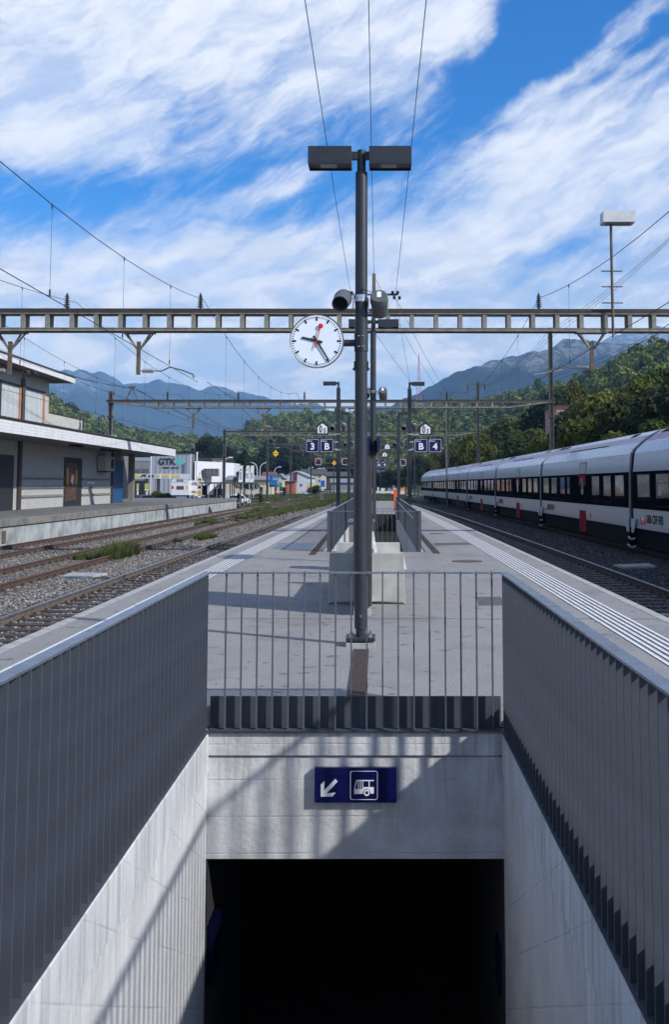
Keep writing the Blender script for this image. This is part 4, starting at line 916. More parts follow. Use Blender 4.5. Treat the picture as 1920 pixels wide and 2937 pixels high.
def panel(name, y0, y1, z0, z1, mat, parent, t=.02, off=0., rim=None, x_in=None):
    xa = SX+c4((y0+y1)/2); lean = lambda z: 0. if z < 2.08 else (z-2.08)/.62*.07
    dx = (c4(y1)-c4(y0))/2
    def bx(ya, yb, za, zb, tt):
        u = lambda y: xa+dx*((y-(y0+y1)/2)/((y1-y0)/2))
        return MB().add([(u(ya)-tt+lean(za), ya, za), (u(yb)-tt+lean(za), yb, za), (u(yb)-tt+lean(zb), yb, zb), (u(ya)-tt+lean(zb), ya, zb),
                         (u(ya)+.02+lean(za), ya, za), (u(yb)+.02+lean(za), yb, za), (u(yb)+.02+lean(zb), yb, zb), (u(ya)+.02+lean(zb), ya, zb)], [(0,1,2,3),(7,6,5,4),(0,4,5,1),(1,5,6,2),(2,6,7,3),(3,7,4,0)])
    o = part(name, bx(y0, y1, z0, z1, off+t), mat, parent)
    if rim:
        w = rim; mb = bx(y0-w, y0, z0-w, z1+w, off+t*1.5); q = bx(y1, y1+w, z0-w, z1+w, off+t*1.5); mb.add(q.v, q.f); q = bx(y0, y1, z0-w, z0, off+t*1.5); mb.add(q.v, q.f); q = bx(y0, y1, z1, z1+w, off+t*1.5); mb.add(q.v, q.f)
        part(name+'_frame', mb, RUB, parent)
    return o
for ci, (a, c) in enumerate(zip(JN[:-1], JN[1:])):
    y0, y1 = a+.28, c-.28
    cb_ = section_strip(y0, y1, 0, len(full)-1)
    # ends
    for yy in (y0, y1):
        n0 = len(cb_.v); cb_.v += [(SX+c4(yy)+x, yy, z) for x, z in full]; cb_.f.append(tuple(range(n0, n0+len(full)))); cb_.mi.append(0)
    car = part('car_body', cb_, TRW, tr, smooth=True)
    def band(name, i0, i1, mat, t, ya=None, yb=None):
        ya = y0 if ya is None else ya; yb = y1 if yb is None else yb
        mb = MB(); pts = sec[i0:i1+1]; n = 6
        for j in range(n+1):
            y = ya+(yb-ya)*j/n
            for k, (x, z) in enumerate(pts):
                nx = -1 if i0 < 4 else -.5; nzz = 0 if i0 < 4 else .86
                mb.v.append((SX+c4(y)+x+nx*t, y, z+nzz*t))
        m = len(pts)
        for j in range(n):
            for i in range(m-1): k = j*m+i; mb.f.append((k, k+1, k+m+1, k+m)); mb.mi.append(0)
        return part(name, mb, mat, car, smooth=True)
    band('window_band', 1, 2, TRG, .006)
    band('roof_shoulder', 3, 5, TRR, .004); band('roof_stripe', 5, 6, TRP if ci == 0 else TRP2, .005); band('roof_panel', 6, 8, TRB if ci == 0 else TRR, .005)
    part('underframe', MB().box(SX+c4((y0+y1)/2)+.06, SX+c4((y0+y1)/2)+2.7, y0, y1, -.38, .22), TRK, car)
    L = lambda s: y1-s*(y1-y0)/17.3
    if ci < 5:
        for s0, s1, z0, z1 in ((.6, 2.1, 1.2, 1.97), (2.8, 4.2, 1.0, 1.97), (5.0, 6.1, 1.0, 1.97), (6.6, 7.2, 1.0, 1.97), (11.6, 12.9, 1.02, 1.97), (13.6, 14.8, 1.02, 1.97), (15.4, 16.7, 1.2, 1.97)):
            panel('window', L(s1), L(s0), z0, z1, TRPANE, car, rim=.035)
        dr_ = panel('door', L(10.4), L(9.1), -.28, .90, TRD, car, t=.012); panel('door_leaf', L(10.4), L(9.1), .90, 2.06, TRD, car, t=.014); panel('door_pane', L(10.0), L(9.5), 1.05, 1.92, TRPANE, car, t=.02)
        panel('door_head', L(10.4), L(9.1), 2.10, 2.55, TRW, car, t=.008, rim=.02)
        if ci < 3: panel('red_plate', L(11.35), L(11.05), .32, .52, RED, car, t=.012)
        # roof equipment recesses
        for s0, s1, zz in ((.4, 1.5, 0), (1.9, 2.6, 0), (14.4, 15.2, 0)):
            ya, yb = L(s1), L(s0); xo = SX+c4((ya+yb)/2)
            mb = MB().add([(xo+.82, ya, 3.385), (xo+.82, yb, 3.385), (xo+1.04, yb, 3.50), (xo+1.04, ya, 3.50), (xo+.82, ya, 3.36), (xo+.82, yb, 3.36), (xo+1.04, yb, 3.47), (xo+1.04, ya, 3.47)], [(0,1,2,3),(7,6,5,4),(0,4,5,1),(1,5,6,2),(2,6,7,3),(3,7,4,0)])
            part('roof_grille', mb, TRK, car)
        ya, yb = L(12.5), L(5.); xo = SX+c4((ya+yb)/2); part('roof_seam', MB().beam((SX+c4(ya)+.47, ya, 3.145), (SX+c4(yb)+.47, yb, 3.145), .02, .03), TRK, car)
    else:
        for k in range(7): panel('window', L(1.4+2.2*k+1.2), L(1.4+2.2*k), 1.05, 1.95, TRPANE, car, rim=.035)
    # emblem and lettering near the far end of each car
    if ci < 4:
        yl = L(1.0); z0 = .36; z1 = .74; sq = panel('emblem', L(1.5), L(.85), z0, z1, RED, car, t=.012)
        xo = SX+c4(L(1.2))-.016; yc = L(1.18)
        mb = MB()
        for s in (-1, 1):
            mb.add([(xo, yc+s*.02, .575), (xo, yc+s*.12, .575), (xo, yc+s*.12, .64), (xo, yc+s*.2, .55), (xo, yc+s*.12, .46), (xo, yc+s*.12, .53), (xo, yc+s*.02, .53)], [tuple(range(7))])
        mb.add([(xo, yc-.035, .44), (xo, yc+.035, .44), (xo, yc+.035, .66), (xo, yc-.035, .66)], [(0, 1, 2, 3)]); part('emblem_cross', mb, WHITE, car)
        text('SBB CFF FFS', .36, (xo+.004, L(1.6), .55), car, BLACK, M=FACEX, bold=.008, align='LEFT', name='lettering', depth=.003)
    # bellows and running gear at the far junction
    w0 = c-.28; xo = SX+c4(c)
    mb = MB()
    for k in range(7):
        y = w0+.08*k; pts = [(x+.05+(.03 if k % 2 else 0), z-.02-(.03 if k % 2 and z > 2.8 else 0)) for x, z in full]; n = len(pts)
        mb.v += [(SX+c4(y)+x, y, z) for x, z in pts]
    for k in range(6):
        for i in range(n-1): q = k*n+i; mb.f.append((q, q+1, q+n+1, q+n)); mb.mi.append(0)
    part('bellows', mb, RUB, tr)
    if ci < 6:
        bg_ = part('bogie', MB().box(xo+.25, xo+2.5, c-1.3, c+1.3, -.42, -.02), TRK, tr)
        for dy in (-1.05, 1.05): part('wheel', MB().lathe((xo+.62, c+dy, -.12), [(.38, -.05), (.43, -.04), (.43, .06), (.3, .07)], 20, (1, 0, 0)), TRK, bg_)
        for s in (-1, 1):
            mb = MB(); mb.prism([(c+s*.14, .52), (c+s*.75, .52), (c+s*.75, .44), (c+s*.42, .06), (c+s*.2, .06)], 'x', xo-.07, xo-.03); part('step_guard', mb, SNOW, bg_)
            part('damper', MB().cyl((xo-.02, c+s*.08, -.18), (xo-.02, c+s*.42, -.12), .03, n=6).cyl((xo-.02, c+s*.12, -.45), (xo-.02, c+s*.5, -.38), .03, n=6), SNOW, bg_)
# ================================================================ LEFT: LOADING PLATFORM AND GOODS BUILDING
qx = -14.75
quay = thing('loading_platform', 'long raised loading platform with pale weathered concrete face', 'loading platform')
QJ = [25, 40.3, 50.5, 64.5, 71, 79, 88, 96.5, 103]; QT = .31
for i, (a, c) in enumerate(zip(QJ[:-1], QJ[1:])): part('wall_panel', MB().box(qx, qx+.3, a+.015, c-.015, -1.0, QT-.30), WALLC, quay, bevel=.01)
part('coping', MB().box(qx-.02, qx+.38, 25, 103, QT-.28, QT), WALLCAP, quay, bevel=.012)
part('deck', MB().box(-25, qx-.02, 25, 103, QT-.3, QT-.01), mk('old_grey_deck', (.15, .15, .145), .85, .2, 1.2, .2, 20), quay)
part('end_wall', MB().box(-25, qx, 102.8, 103, -1.0, QT-.3), WALLC, quay)
part('wall_vent', MB().box(qx+.3, qx+.33, 38.9, 39.3, -.6, -.12), WOOD, quay)
tm = part('marker_triangle', MB().prism([(86.0, -.72), (87.6, -.72), (86.2, -.2)], 'x', qx+.32, qx+.38), BLACK, quay)
BW = mk('building_off_white_render', (.44, .43, .40), .8, .06, 2, .1, 40, stain=.12); BSH = mk('grey_ribbed_cladding', (.38, .375, .36), .8, .06, 3, .1, 30)
ROOFD = mk('dark_roof_edge', (.04, .035, .033), .8, .1, 3); FASC = mk('canopy_fascia_white_boards', (.60, .61, .62), .65, .06, 2, .12, 30, stain=.22)
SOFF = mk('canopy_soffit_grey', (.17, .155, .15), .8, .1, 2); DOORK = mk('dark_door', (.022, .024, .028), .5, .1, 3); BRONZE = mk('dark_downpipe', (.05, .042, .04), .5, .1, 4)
gb = thing('goods_building', 'two storey pale goods building with long flat white canopy beside the loading platform', 'building')
fx = -19.4
# ground-floor facade: cladding fields between posts
def fac(px): # y along the facade from photograph x
    return (fx*F)/(px-VX)
yA, yB, yC, yD, yE, yF_ = fac(-60), fac(46), fac(58), fac(185), fac(236), fac(322)
part('ground_wall', MB().box(fx-8, fx, yA-10, yF_, QT, 4.0), BSH, gb)
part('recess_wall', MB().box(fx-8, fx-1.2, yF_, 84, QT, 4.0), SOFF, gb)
part('door', MB().box(fx, fx+.03, yA, yB-.3, QT, 3.2), DOORK, gb, label='wide dark door at the left edge'); part('post', MB().box(fx, fx+.14, yB+.25, yC-.0, QT, 4.0), BRONZE, gb)
d2 = part('door', MB().box(fx, fx+.025, yD, yE, QT, 3.35), DOORK, gb, label='dark doorway with a poster')
for zz in (.62, 1.12, 1.62):
    part('bumper_rail', MB().box(fx+.0, fx+.07, yC+.05, yD-.05, QT+zz, QT+zz+.13), mk('worn_bumper_rail', (.2, .2, .19), .7, .15, 5), gb); part('bumper_rail', MB().box(fx+.0, fx+.07, yE+.05, yF_-.3, QT+zz, QT+zz+.13), MATS['worn_bumper_rail'], gb)
part('post', MB().box(fx, fx+.16, yF_-.22, yF_, QT, 4.0), BRONZE, gb)
def pmix():
    m = bpy.data.materials.new('poster_print'); m.use_nodes = True; nt = m.node_tree; q = NB(nt); p = nt.nodes['Principled BSDF']
    tc = q.n('ShaderNodeTexCoord'); n = q.noise(tc.outputs['Object'], 2.2, 5, .6, 1.0); rp = q.n('ShaderNodeValToRGB'); nt.links.new(n, rp.inputs[0]); el = rp.color_ramp.elements
    for _ in range(3): el.new(.5)
    for i, (pos, c) in enumerate([(.3, (.015, .014, .015)), (.42, (.05, .03, .02)), (.5, (.12, .07, .03)), (.57, (.03, .02, .02)), (.66, (.13, .13, .13))]): el[i].position = pos; el[i].color = rgba(c)
    nt.links.new(rp.outputs[0], p.inputs['Base Color']); p.inputs['Roughness'].default_value = .4; MATS['poster_print'] = m; return m
POSTER = pmix()
po = tag(part('wall_poster', MB().box(fx+.03, fx+.06, yD+.15, yD+2.5, .65, 3.0), POSTER, None), 'tall poster with red package and yellow fruit on the goods building doorway', 'poster')
pa = fac(205); 
part('poster_print', MB().add([(fx+.064, pa-.6, 1.9), (fx+.064, pa+.35, 1.5), (fx+.064, pa+.8, 2.2), (fx+.064, pa-.1, 2.65)], [(0, 1, 2, 3)]), mk('poster_red', (.5, .02, .02), .4), po)
part('poster_print', MB().add([(fx+.067, pa-.2, 1.85), (fx+.067, pa+.25, 1.65), (fx+.067, pa+.5, 2.1), (fx+.067, pa+.05, 2.35)], [(0, 1, 2, 3)]), WHITE, po)
part('poster_print', MB().box(fx+.062, fx+.066, pa-1.05, pa-.55, 1.65, 2.65).box(fx+.062, fx+.066, pa+.75, pa+1.25, 1.65, 2.55), mk('poster_yellow', (.5, .30, .03), .4), po)
ac = thing('air_conditioner', 'grey air conditioner unit hung under the canopy', 'air conditioner', (fx+.35, fac(291), 2.6)); part('casing', MB().box(-.3, .3, -1.1, 1.1, 0, 1.0), BSH, ac, bevel=.02); part('fan', MB().lathe((.301, .5, .5), [(.36, 0), (.36, .02), (.05, .03)], 20, (1, 0, 0)), BLACK, ac); part('bracket', MB().box(-.35, .35, -1.0, 1.0, -.08, -.02), BRONZE, ac)
tag(part('notice_board', MB().box(fx+.0, fx+.05, fac(252), fac(272), 1.72, 1.84), WHITE, None), 'small white strip sign on the wall between poster and blue door', 'sign')
BLD = mk('blue_sheet_door', (.008, .075, .20), .45, .08, 3)
tag(part('blue_locker', MB().box(fx-1.0, fx-.1, yF_+.1, fac(359), QT, 3.45), BLD, None, bevel=.02), 'tall blue metal cabinet standing at the end of the goods building', 'cabinet')
part('column', MB().box(-19.15, -18.75, 77.2, 77.65, QT, 4.0), mk('column_concrete', (.2, .19, .175), .8, .1, 3), gb)
zc0, zc1 = 3.98, 4.52; cxo = -16.3
yt = cxo*F/(504-VX)
fs = part('canopy_roof', MB().box(fx-6, cxo-.05, 30, yt-.05, zc0+.06, zc1+.03), SOFF, gb)
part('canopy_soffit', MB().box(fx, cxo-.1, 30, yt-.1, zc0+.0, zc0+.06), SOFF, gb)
for k in range(4): part('fascia_board', MB().box(cxo-.05, cxo-.0, 30, yt, zc0+.137*k-.06, zc0+.137*(k+1)-.066), FASC, gb); part('fascia_board', MB().box(fx-6, cxo-.05, yt-.05, yt, zc0+.137*k-.06, zc0+.137*(k+1)-.066), FASC, gb)
part('roof_edge', MB().box(fx-6, cxo+.03, 30, yt+.03, zc1+.035, zc1+.10), ROOFD, gb)
for y in (yC+4, yD+3, yF_-6): part('soffit_lamp', MB().box(fx+1.4, fx+1.8, y, y+1.6, zc0-.12, zc0), BLACK, gb)
# upper storey
yu = fac(136); zw = 7.75
part('upper_wall', MB().box(fx-9, fx, 30, yu, 4.5, zw), BW, gb)
part('parapet', MB().box(fx-6, fx-.0, yu, fac(234), 4.6, 5.85), BW, gb); part('parapet_coping', MB().box(fx-6.05, fx+.04, yu+.02, fac(234)+.05, 5.85, 5.90), ROOFD, gb)
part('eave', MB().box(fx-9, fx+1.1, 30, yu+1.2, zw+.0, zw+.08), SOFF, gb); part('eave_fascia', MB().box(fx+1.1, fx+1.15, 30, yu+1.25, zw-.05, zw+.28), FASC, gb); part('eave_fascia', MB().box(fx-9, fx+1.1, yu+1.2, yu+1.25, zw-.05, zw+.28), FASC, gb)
part('roof', MB().prism([(fx+1.2, zw+.28), (fx+1.2, zw+.34), (fx-4.5, zw+1.1), (fx-10, zw+.34), (fx-10, zw+.28)], 'y', 30, yu+1.3), ROOFD, gb)
SHUT = mk('orange_wood_shutter', (.40, .21, .12), .6, .12, 6); BLIND = mk('pale_roller_blind', (.42, .45, .46), .6, .05, 3, stain=.1)
for pa, pc in ((-6, 52), (63, 121)):
    ya, yb = fac(pa), fac(pc); w = part('window', MB().box(fx, fx+.03, ya, yb, 5.15, 6.9), BLIND, gb)
    part('window_frame', MB().box(fx, fx+.1, ya-.08, yb+.08, 6.9, 7.0).box(fx, fx+.1, ya-.08, yb+.08, 5.07, 5.15).box(fx, fx+.1, ya-.08, ya, 5.15, 6.9), BRONZE, w); part('shutter', MB().box(fx+.0, fx+.09, yb-.24, yb, 5.15, 6.9), SHUT, w)
    for k in range(3): part('glazing_bar', MB().box(fx+.03, fx+.04, ya+(yb-ya)*(.25*k+.25), ya+(yb-ya)*(.25*k+.25)+.03, 5.15, 6.9), WHITEP, w)
yp = fac(56); part('downpipe', MB().cyl((fx+.12, yp, 4.6), (fx+.12, yp, 7.4), .11, n=10), BRONZE, gb)
tag(part('strain_insulator', MB().tube([(XX(30, 31.6)+.2, 31.9, 5.2), (XX(52, 31.6), 32, 4.95)], .03).lathe((XX(62, 31.6), 32, 5.18), [(.09, -.05), (.12, 0), (.09, .05)], 12, (1, 0, 0)).lathe((XX(84, 31.6), 32, 5.18), [(.09, -.05), (.12, 0), (.09, .05)], 12, (1, 0, 0)), INSD, None), 'dark pulley shaped insulators on the wire before the goods building', 'insulator')
# ================================================================ TERRAIN: hills and mountains
def P2(pts):      # profile: display-pixel skyline (x, y) -> interpolation of elevation tangent over azimuth tangent
    q = [((x-880)/2342, (1126-y)/2342) for x, y in pts]
    def f(u):
        if u <= q[0][0]: return q[0][1]
        for (a, b_), (c, d_) in zip(q[:-1], q[1:]):
            if u <= c: t = (u-a)/(c-a); return b_+(d_-b_)*(t*t*(3-2*t)*.5+t*.5)
        return q[-1][1]
    return f
def fbm(x, y, sc, o=5, seed=0):
    v = 0; a = 1; n = 0
    for i in range(o): v += a*noise.noise(Vector((x/sc+seed, y/sc-seed, seed*.7))); n += a; a *= .5; sc *= .5
    return v/n
class Ridge:
    def __init__(s, prof, u0, u1, D0, D1, amp, sc, rough=0., pw=1., z0=-.9, low=0): s.low = low; s.prof, s.u0, s.u1, s.D0, s.D1, s.amp, s.sc, s.rough, s.pw, s.z0 = prof, u0, u1, D0, D1, amp, sc, rough, pw, z0
    def pt(s, u, t):
        d0 = s.D0(u) if callable(s.D0) else s.D0; d1 = s.D1(u) if callable(s.D1) else s.D1
        d = d0+(d1-d0)*t; x = u*d; zr = s.prof(u)*d1+CZ-s.low
        if t <= 1: k = t**s.pw; k = k*.75+.25*smooth01(t); z = s.z0+(zr-s.z0)*k
        else: z = zr-(zr-s.z0)*min(1, (t-1)*1.6)
        e = min(1, t*3)*(1 if t < 1 else max(0, 1-(t-1)*2))
        z += e*s.amp*fbm(x, d, s.sc, 6, 3.1)*(1-.6*smooth01((t-.8)/.2) if t <= 1 else .4)
        if s.rough: z += e*s.rough*(abs(fbm(x, d, s.sc*.45, 5, 9.2))*2-.4)
        return x, d, z
    def build(s, name, mat, nu=160, nt_=60):
        mb = MB(); T = [i/nt_*1.5 for i in range(nt_+1)]
        for i in range(nu+1):
            u = s.u0+(s.u1-s.u0)*i/nu
            for t in T: mb.v.append(s.pt(u, t))
        m = nt_+1
        for i in range(nu):
            for j in range(nt_): k = i*m+j; mb.f.append((k, k+m, k+m+1, k+1)); mb.mi.append(0)
        return struct(name, mb, mat, smooth=True)
MTN = None
def mountain_mat(name, rock, forest, sc, lo, hi):
    m = bpy.data.materials.new(name); m.use_nodes = True; nt = m.node_tree; q = NB(nt); p = nt.nodes['Principled BSDF']
    tc = q.n('ShaderNodeTexCoord'); ov = tc.outputs['Object']; geo = q.n('ShaderNodeNewGeometry'); sp = q.n('ShaderNodeSeparateXYZ'); nt.links.new(ov, sp.inputs[0]); sn = q.n('ShaderNodeSeparateXYZ'); nt.links.new(geo.outputs['Normal'], sn.inputs[0])
    n1 = q.noise(ov, sc, 10, .7); n2 = q.noise(ov, sc*6, 8, .75); n3 = q.noise(q.mapv(ov, sc=(1, 1, .3)), sc*9, 8, .8)
    f = q.mix(q.rng(n2, .35, .65), rgba(forest), rgba([k*1.9 for k in forest]))
    f = q.mix(q.rng(n3, .4, .6, 0, .5), f, rgba([k*.35 for k in forest]))
    h = q.m('ADD', q.rng(sp.outputs[2], lo, hi), q.m('MULTIPLY', q.m('SUBTRACT', n1, .5), 2.6)); h = q.m('MULTIPLY', q.rng(h, .45, .75), q.rng(n3, .42, .58))
    c = q.mix(h, f, rgba(rock)); nt.links.new(c, p.inputs['Base Color']); p.inputs['Roughness'].default_value = .95; p.inputs['Specular IOR Level'].default_value = .1
    bp = q.n('ShaderNodeBump'); bp.inputs['Strength'].default_value = 1; bp.inputs['Distance'].default_value = 25; nt.links.new(q.m('ADD', n2, n3), bp.inputs['Height']); nt.links.new(bp.outputs[0], p.inputs['Normal'])
    return m
profML = P2([(-700, 860), (60, 905), (112, 885), (150, 872), (175, 863), (190, 868), (215, 880), (250, 884), (300, 886), (345, 883), (370, 882), (400, 894), (430, 902), (455, 905), (480, 902), (500, 902), (540, 911), (580, 913), (620, 916), (650, 926), (720, 950), (800, 985), (900, 1010)])
RM1 = Ridge(profML, -.6, .05, 3400, 6800, 130, 1500, rough=170, pw=.9); RM1.build('mountain_range', mountain_mat('far_mountain', (.30, .29, .27), (.035, .048, .034), .0016, 300, 900), 240, 90)
profMR = P2([(700, 1010), (860, 950), (950, 936), (1000, 915), (1060, 886), (1120, 860), (1180, 838), (1240, 820), (1290, 801), (1330, 797), (1370, 800), (1400, 806), (1450, 795), (1500, 787), (1560, 800), (1900, 830)])
RM2 = Ridge(profMR, -.1, .5, 1900, 3300, 60, 500, rough=60, pw=.8); RM2.build('mountain_ridge', mountain_mat('right_mountain', (.27, .26, .245), (.024, .033, .024), .0035, 250, 480), 200, 90)
profMR2 = P2([(1200, 850), (1340, 812), (1400, 790), (1430, 778), (1460, 774), (1500, 779), (1540, 772), (1600, 762), (1900, 800)])
RM3 = Ridge(profMR2, .12, .5, 4500, 7000, 90, 900, rough=110, pw=.9); RM3.build('mountain_peak', mountain_mat('peak_mountain', (.35, .34, .33), (.04, .05, .04), .0018, 500, 1100), 90, 60)
HILLM = ramp_mat('wooded_hill_ground', [(.35, (.012, .018, .006)), (.5, (.025, .036, .012)), (.7, (.04, .055, .02))], .06, bump=.5, bscale=1)
profHA = P2([(-500, 900), (0, 905), (110, 918), (160, 940), (200, 962), (250, 984), (330, 1006), (420, 1018), (500, 1018), (560, 1000), (600, 972), (650, 960), (760, 955), (900, 955), (1000, 948), (1050, 940), (1120, 930), (1180, 914), (1250, 902), (1310, 889), (1370, 868), (1400, 853), (1450, 832), (1500, 814), (1556, 798), (2000, 700)])
def dH0(u): return 330+ (120 if u < 0 else -60*min(1, u/.2)) - (150*smooth01((u-.12)/.15))
def dH1(u): return 900-(330*smooth01((u-.06)/.2)) - 250*smooth01((-u-.2)/.15)
RH = Ridge(profHA, -.62, .55, dH0, dH1, 16, 230, pw=1.15, low=9); RH.build('wooded_hills', HILLM, 220, 60)
# ================================================================ TREES
def crown(seed, nleaf, rx, rz, leaf, nb=14, conifer=False, dark=.0):
    rr = random.Random(seed); bl = []
    for i in range(nb):
        if conifer: h = rr.random(); a = rr.uniform(0, 6.28); r = (1-h)*rx*.62*rr.uniform(.3, 1); bl.append((r*math.cos(a), r*math.sin(a), h*2*rz*.92+rz*.06, rx*(.48*(1-h)+.1), rz*.16))
        else:
            a = rr.uniform(0, 6.28); t = rr.uniform(-.75, 1); r = rx*.66*math.sqrt(max(0, 1-t*t))*rr.uniform(.55, 1); k = rr.uniform(.28, .46)*(.8 if nb > 20 else 1); bl.append((r*math.cos(a), r*math.sin(a), rz+rz*.66*t, rx*k, rz*k*.85))
    mb = MB()
    for i in range(nleaf):
        b_ = bl[i % nb]; v = Vector((rr.gauss(0, 1), rr.gauss(0, 1), rr.gauss(0, 1)+.25)).normalized(); k = rr.uniform(.72, 1.06)
        p = Vector((b_[0]+v.x*b_[3]*k, b_[1]+v.y*b_[3]*k, b_[2]+v.z*b_[4]*k)); s = leaf*rr.uniform(.6, 1.3)
        nrm = (v+Vector((rr.uniform(-.8, .8), rr.uniform(-.8, .8), rr.uniform(-.3, .8)))).normalized(); u = nrm.orthogonal().normalized(); u = (Matrix.Rotation(rr.uniform(0, 6.28), 3, nrm) @ u); w = nrm.cross(u)
        mb.add([p-u*s*.5, p+w*s*.3, p+u*s*.5, p-w*s*.32+nrm*s*.08], [(0, 1, 2, 3)])
    return mb
LEAFN = inst_mat('near_foliage', [(0, (.020, .034, .009)), (.35, (.045, .062, .012)), (.65, (.080, .088, .014)), (.85, (.05, .055, .012)), (1, (.022, .04, .012))], leafy=True, clump=.09)
LEAFD = inst_mat('dark_foliage', [(0, (.010, .020, .010)), (.5, (.014, .026, .012)), (1, (.02, .032, .012))], leafy=True, clump=.08)
LEAFF = inst_mat('hill_foliage', [(0, (.036, .056, .020)), (.3, (.068, .10, .028)), (.55, (.115, .148, .038)), (.8, (.16, .185, .054)), (.93, (.045, .065, .025)), (1, (.17, .165, .07))], leafy=True, clump=.05)
BARK = mk('tree_bark', (.06, .05, .038), .9, .2, 5, .4, 20)
def raw_mesh(mb, name, mat):
    me = bpy.data.meshes.new(name); me.from_pydata(mb.v, [], mb.f); me.materials.append(mat); return me
# hillside wood as one mass
fv = variants('forest', [raw_mesh(crown(100+i, 330, 1.0, .85, .34, 11), 'forest_crown', LEAFF) for i in range(5)]+[raw_mesh(crown(130+i, 330, .95, 1.0, .34, 12), 'forest_crown', LEAFF) for i in range(2)], LEAFF)
pts = []; rr = random.Random(11)
for i in range(17000):
    u = rr.uniform(-.42, .33); t = rr.random()**.85*1.04
    x, y, z = RH.pt(u, t)
    if z < 2: continue
    s = rr.uniform(2.6, 4.7)*(1 if y > 300 else .8)
    if i % 9 == 0: s *= 1.35
    pts.append((x, y, z-1.0, (s, s, s*rr.uniform(.85, 1.4)), rr.uniform(-.06, .06), rr.uniform(0, 6.28)))
scatter('hillside_wood', pts, fv, 'dense mixed green wood covering the hillside behind the station', 'wood')
# single trees
NV = [crown(i, 6500, 3.5, 3.5, .38, 30) for i in range(4)]
near_me = [raw_mesh(c_, 'crown', LEAFN) for c_ in NV]; dark_me = [raw_mesh(c_, 'crown', LEAFD) for c_ in NV[:3]]
con_me = raw_mesh(crown(40, 4200, 2.6, 5.2, .34, 26, True), 'crown', LEAFD)
for m in near_me+dark_me+[con_me]:
    pass
def trunk_mb(h, r, seed):
    rr = random.Random(seed); mb = MB(); mb.cyl((0, 0, 0), (0, 0, h*.55), r, r*.7, 8); 
    for k in range(5):
        a = rr.uniform(0, 6.28); z = h*(.42+.1*k/5); mb.cyl((0, 0, z), (math.cos(a)*h*.22, math.sin(a)*h*.22, z+h*.3), r*.45, r*.1, 6)
    mb.cyl((0, 0, h*.55), (.2, .1, h*.95), r*.7, r*.12, 6); return mb
TRK_ME = trunk_mb(7, .22, 1).mesh('trunk', BARK)
def tree(x, y, z, s, sz, kind, lab, group, rr, name='broadleaf_tree'):
    t = thing(name, lab, 'tree', (x, y, z), group); me = {'n': near_me, 'd': dark_me, 'c': [con_me]}[kind]; me = me[rr.randrange(len(me))]
    c_ = ob('crown', me, t, (0, 0, .9*sz if kind != 'c' else .8), (0, 0, rr.uniform(0, 6.28))); c_.scale = (s, s, sz)
    k = ob('trunk', TRK_ME, t); k.scale = (s, s, sz*.9)
rr = random.Random(5)
# embankment trees behind the train on the right
n = 0
LABR = []
emb = [ # px, top py, distance
 (1905, 1085, 62), (1800, 1120, 66), (1700, 1165, 70), (1890, 1190, 56), (1780, 1230, 60), (1850, 1130, 74), (1660, 1230, 74), (1740, 1095, 88), (1830, 1065, 92), (1910, 1035, 96), (1650, 1150, 96), (1560, 1245, 92), (1610, 1260, 84), (1490, 1240, 112), (1530, 1215, 120),
 (1440, 1225, 122), (1400, 1262, 116), (1375, 1232, 140), (1460, 1195, 150), (1520, 1185, 160), (1580, 1110, 150), (1640, 1085, 160), (1350, 1290, 130), (1320, 1283, 150), (1420, 1300, 108), (1480, 1285, 100), (1700, 1270, 66), (1300, 1262, 185), (1250, 1290, 200), (1345, 1240, 190)]
pos_words = {0: 'tallest'}
for i, (px, py, d) in enumerate(emb):
    x, zt_ = D(px, py, d); h = max(5, zt_+.9); sz = h/7.9; s = min(1.6, max(.7, sz*rr.uniform(.72, .95)))
    tree(x, d, -.9, s, sz, 'n' if i % 5 else 'd', None, 'leafy trees on the bank behind the train', rr)
    C.objects[-1]
rows = [o for o in C.objects if o.get('group') == 'leafy trees on the bank behind the train']
ORD = ['first', 'second', 'third', 'fourth', 'fifth', 'sixth', 'seventh', 'eighth', 'ninth', 'tenth', 'eleventh', 'twelfth', 'thirteenth', 'fourteenth', 'fifteenth', 'sixteenth', 'seventeenth', 'eighteenth', 'nineteenth', 'twentieth']
def rank(rows, head, split):
    for far_ in (0, 1):
        r_ = sorted([o for o in rows if (o.location.y > split) == bool(far_)], key=lambda o: -o.location.x/o.location.y)
        for k, o in enumerate(r_): o['label'] = head+ORD[k]+' from the right in the '+('rear' if far_ else 'front')+' row'
rank(rows, 'leafy yellow green tree behind the train, ', 100)
darks = [(470, 1280, 300), (600, 1240, 300), (630, 1262, 290), (572, 1290, 300), (655, 1330, 300), (800, 1245, 350), (835, 1262, 340), (770, 1275, 340), (865, 1275, 345), (905, 1310, 360), (950, 1300, 380), (985, 1318, 380), (1000, 1300, 370), (1110, 1345, 270), (1140, 1338, 260), (1165, 1345, 255), (1090, 1352, 300), (930, 1328, 390), (740, 1300, 330), (1200, 1300, 240), (535, 1285, 310), (880, 1330, 400), (690, 1290, 260), (400, 1280, 310), (330, 1280, 310)]
for i, (px, py, d) in enumerate(darks):
    x, zt_ = D(px, py, d); h = max(5, zt_+.9); sz = h/7.9; tree(x, d, -.9, max(1.2, sz*rr.uniform(.75, 1.0)), sz, 'd', 'dark green tree behind the houses, '+('rising over the white office wing' if px < 660 else 'between the banners and the blue road sign' if px < 810 else 'above the pale blue shed' if px < 890 else 'close by the left slim post' if px < 1020 else 'beyond the far end of the platform'), 'dark trees behind the houses', rr)
rank([o for o in C.objects if o.get('group') == 'dark trees behind the houses'], 'dark tree beyond the yards and houses, ', 305)
x, zt_ = D(702, 1287, 205); t = tree(x, 205, -.9, 1.25, (zt_+.9)/11.5, 'c', 'broad green conifer above the grey roofed buildings, left of the fourth gantry', None, rr, 'conifer_tree')
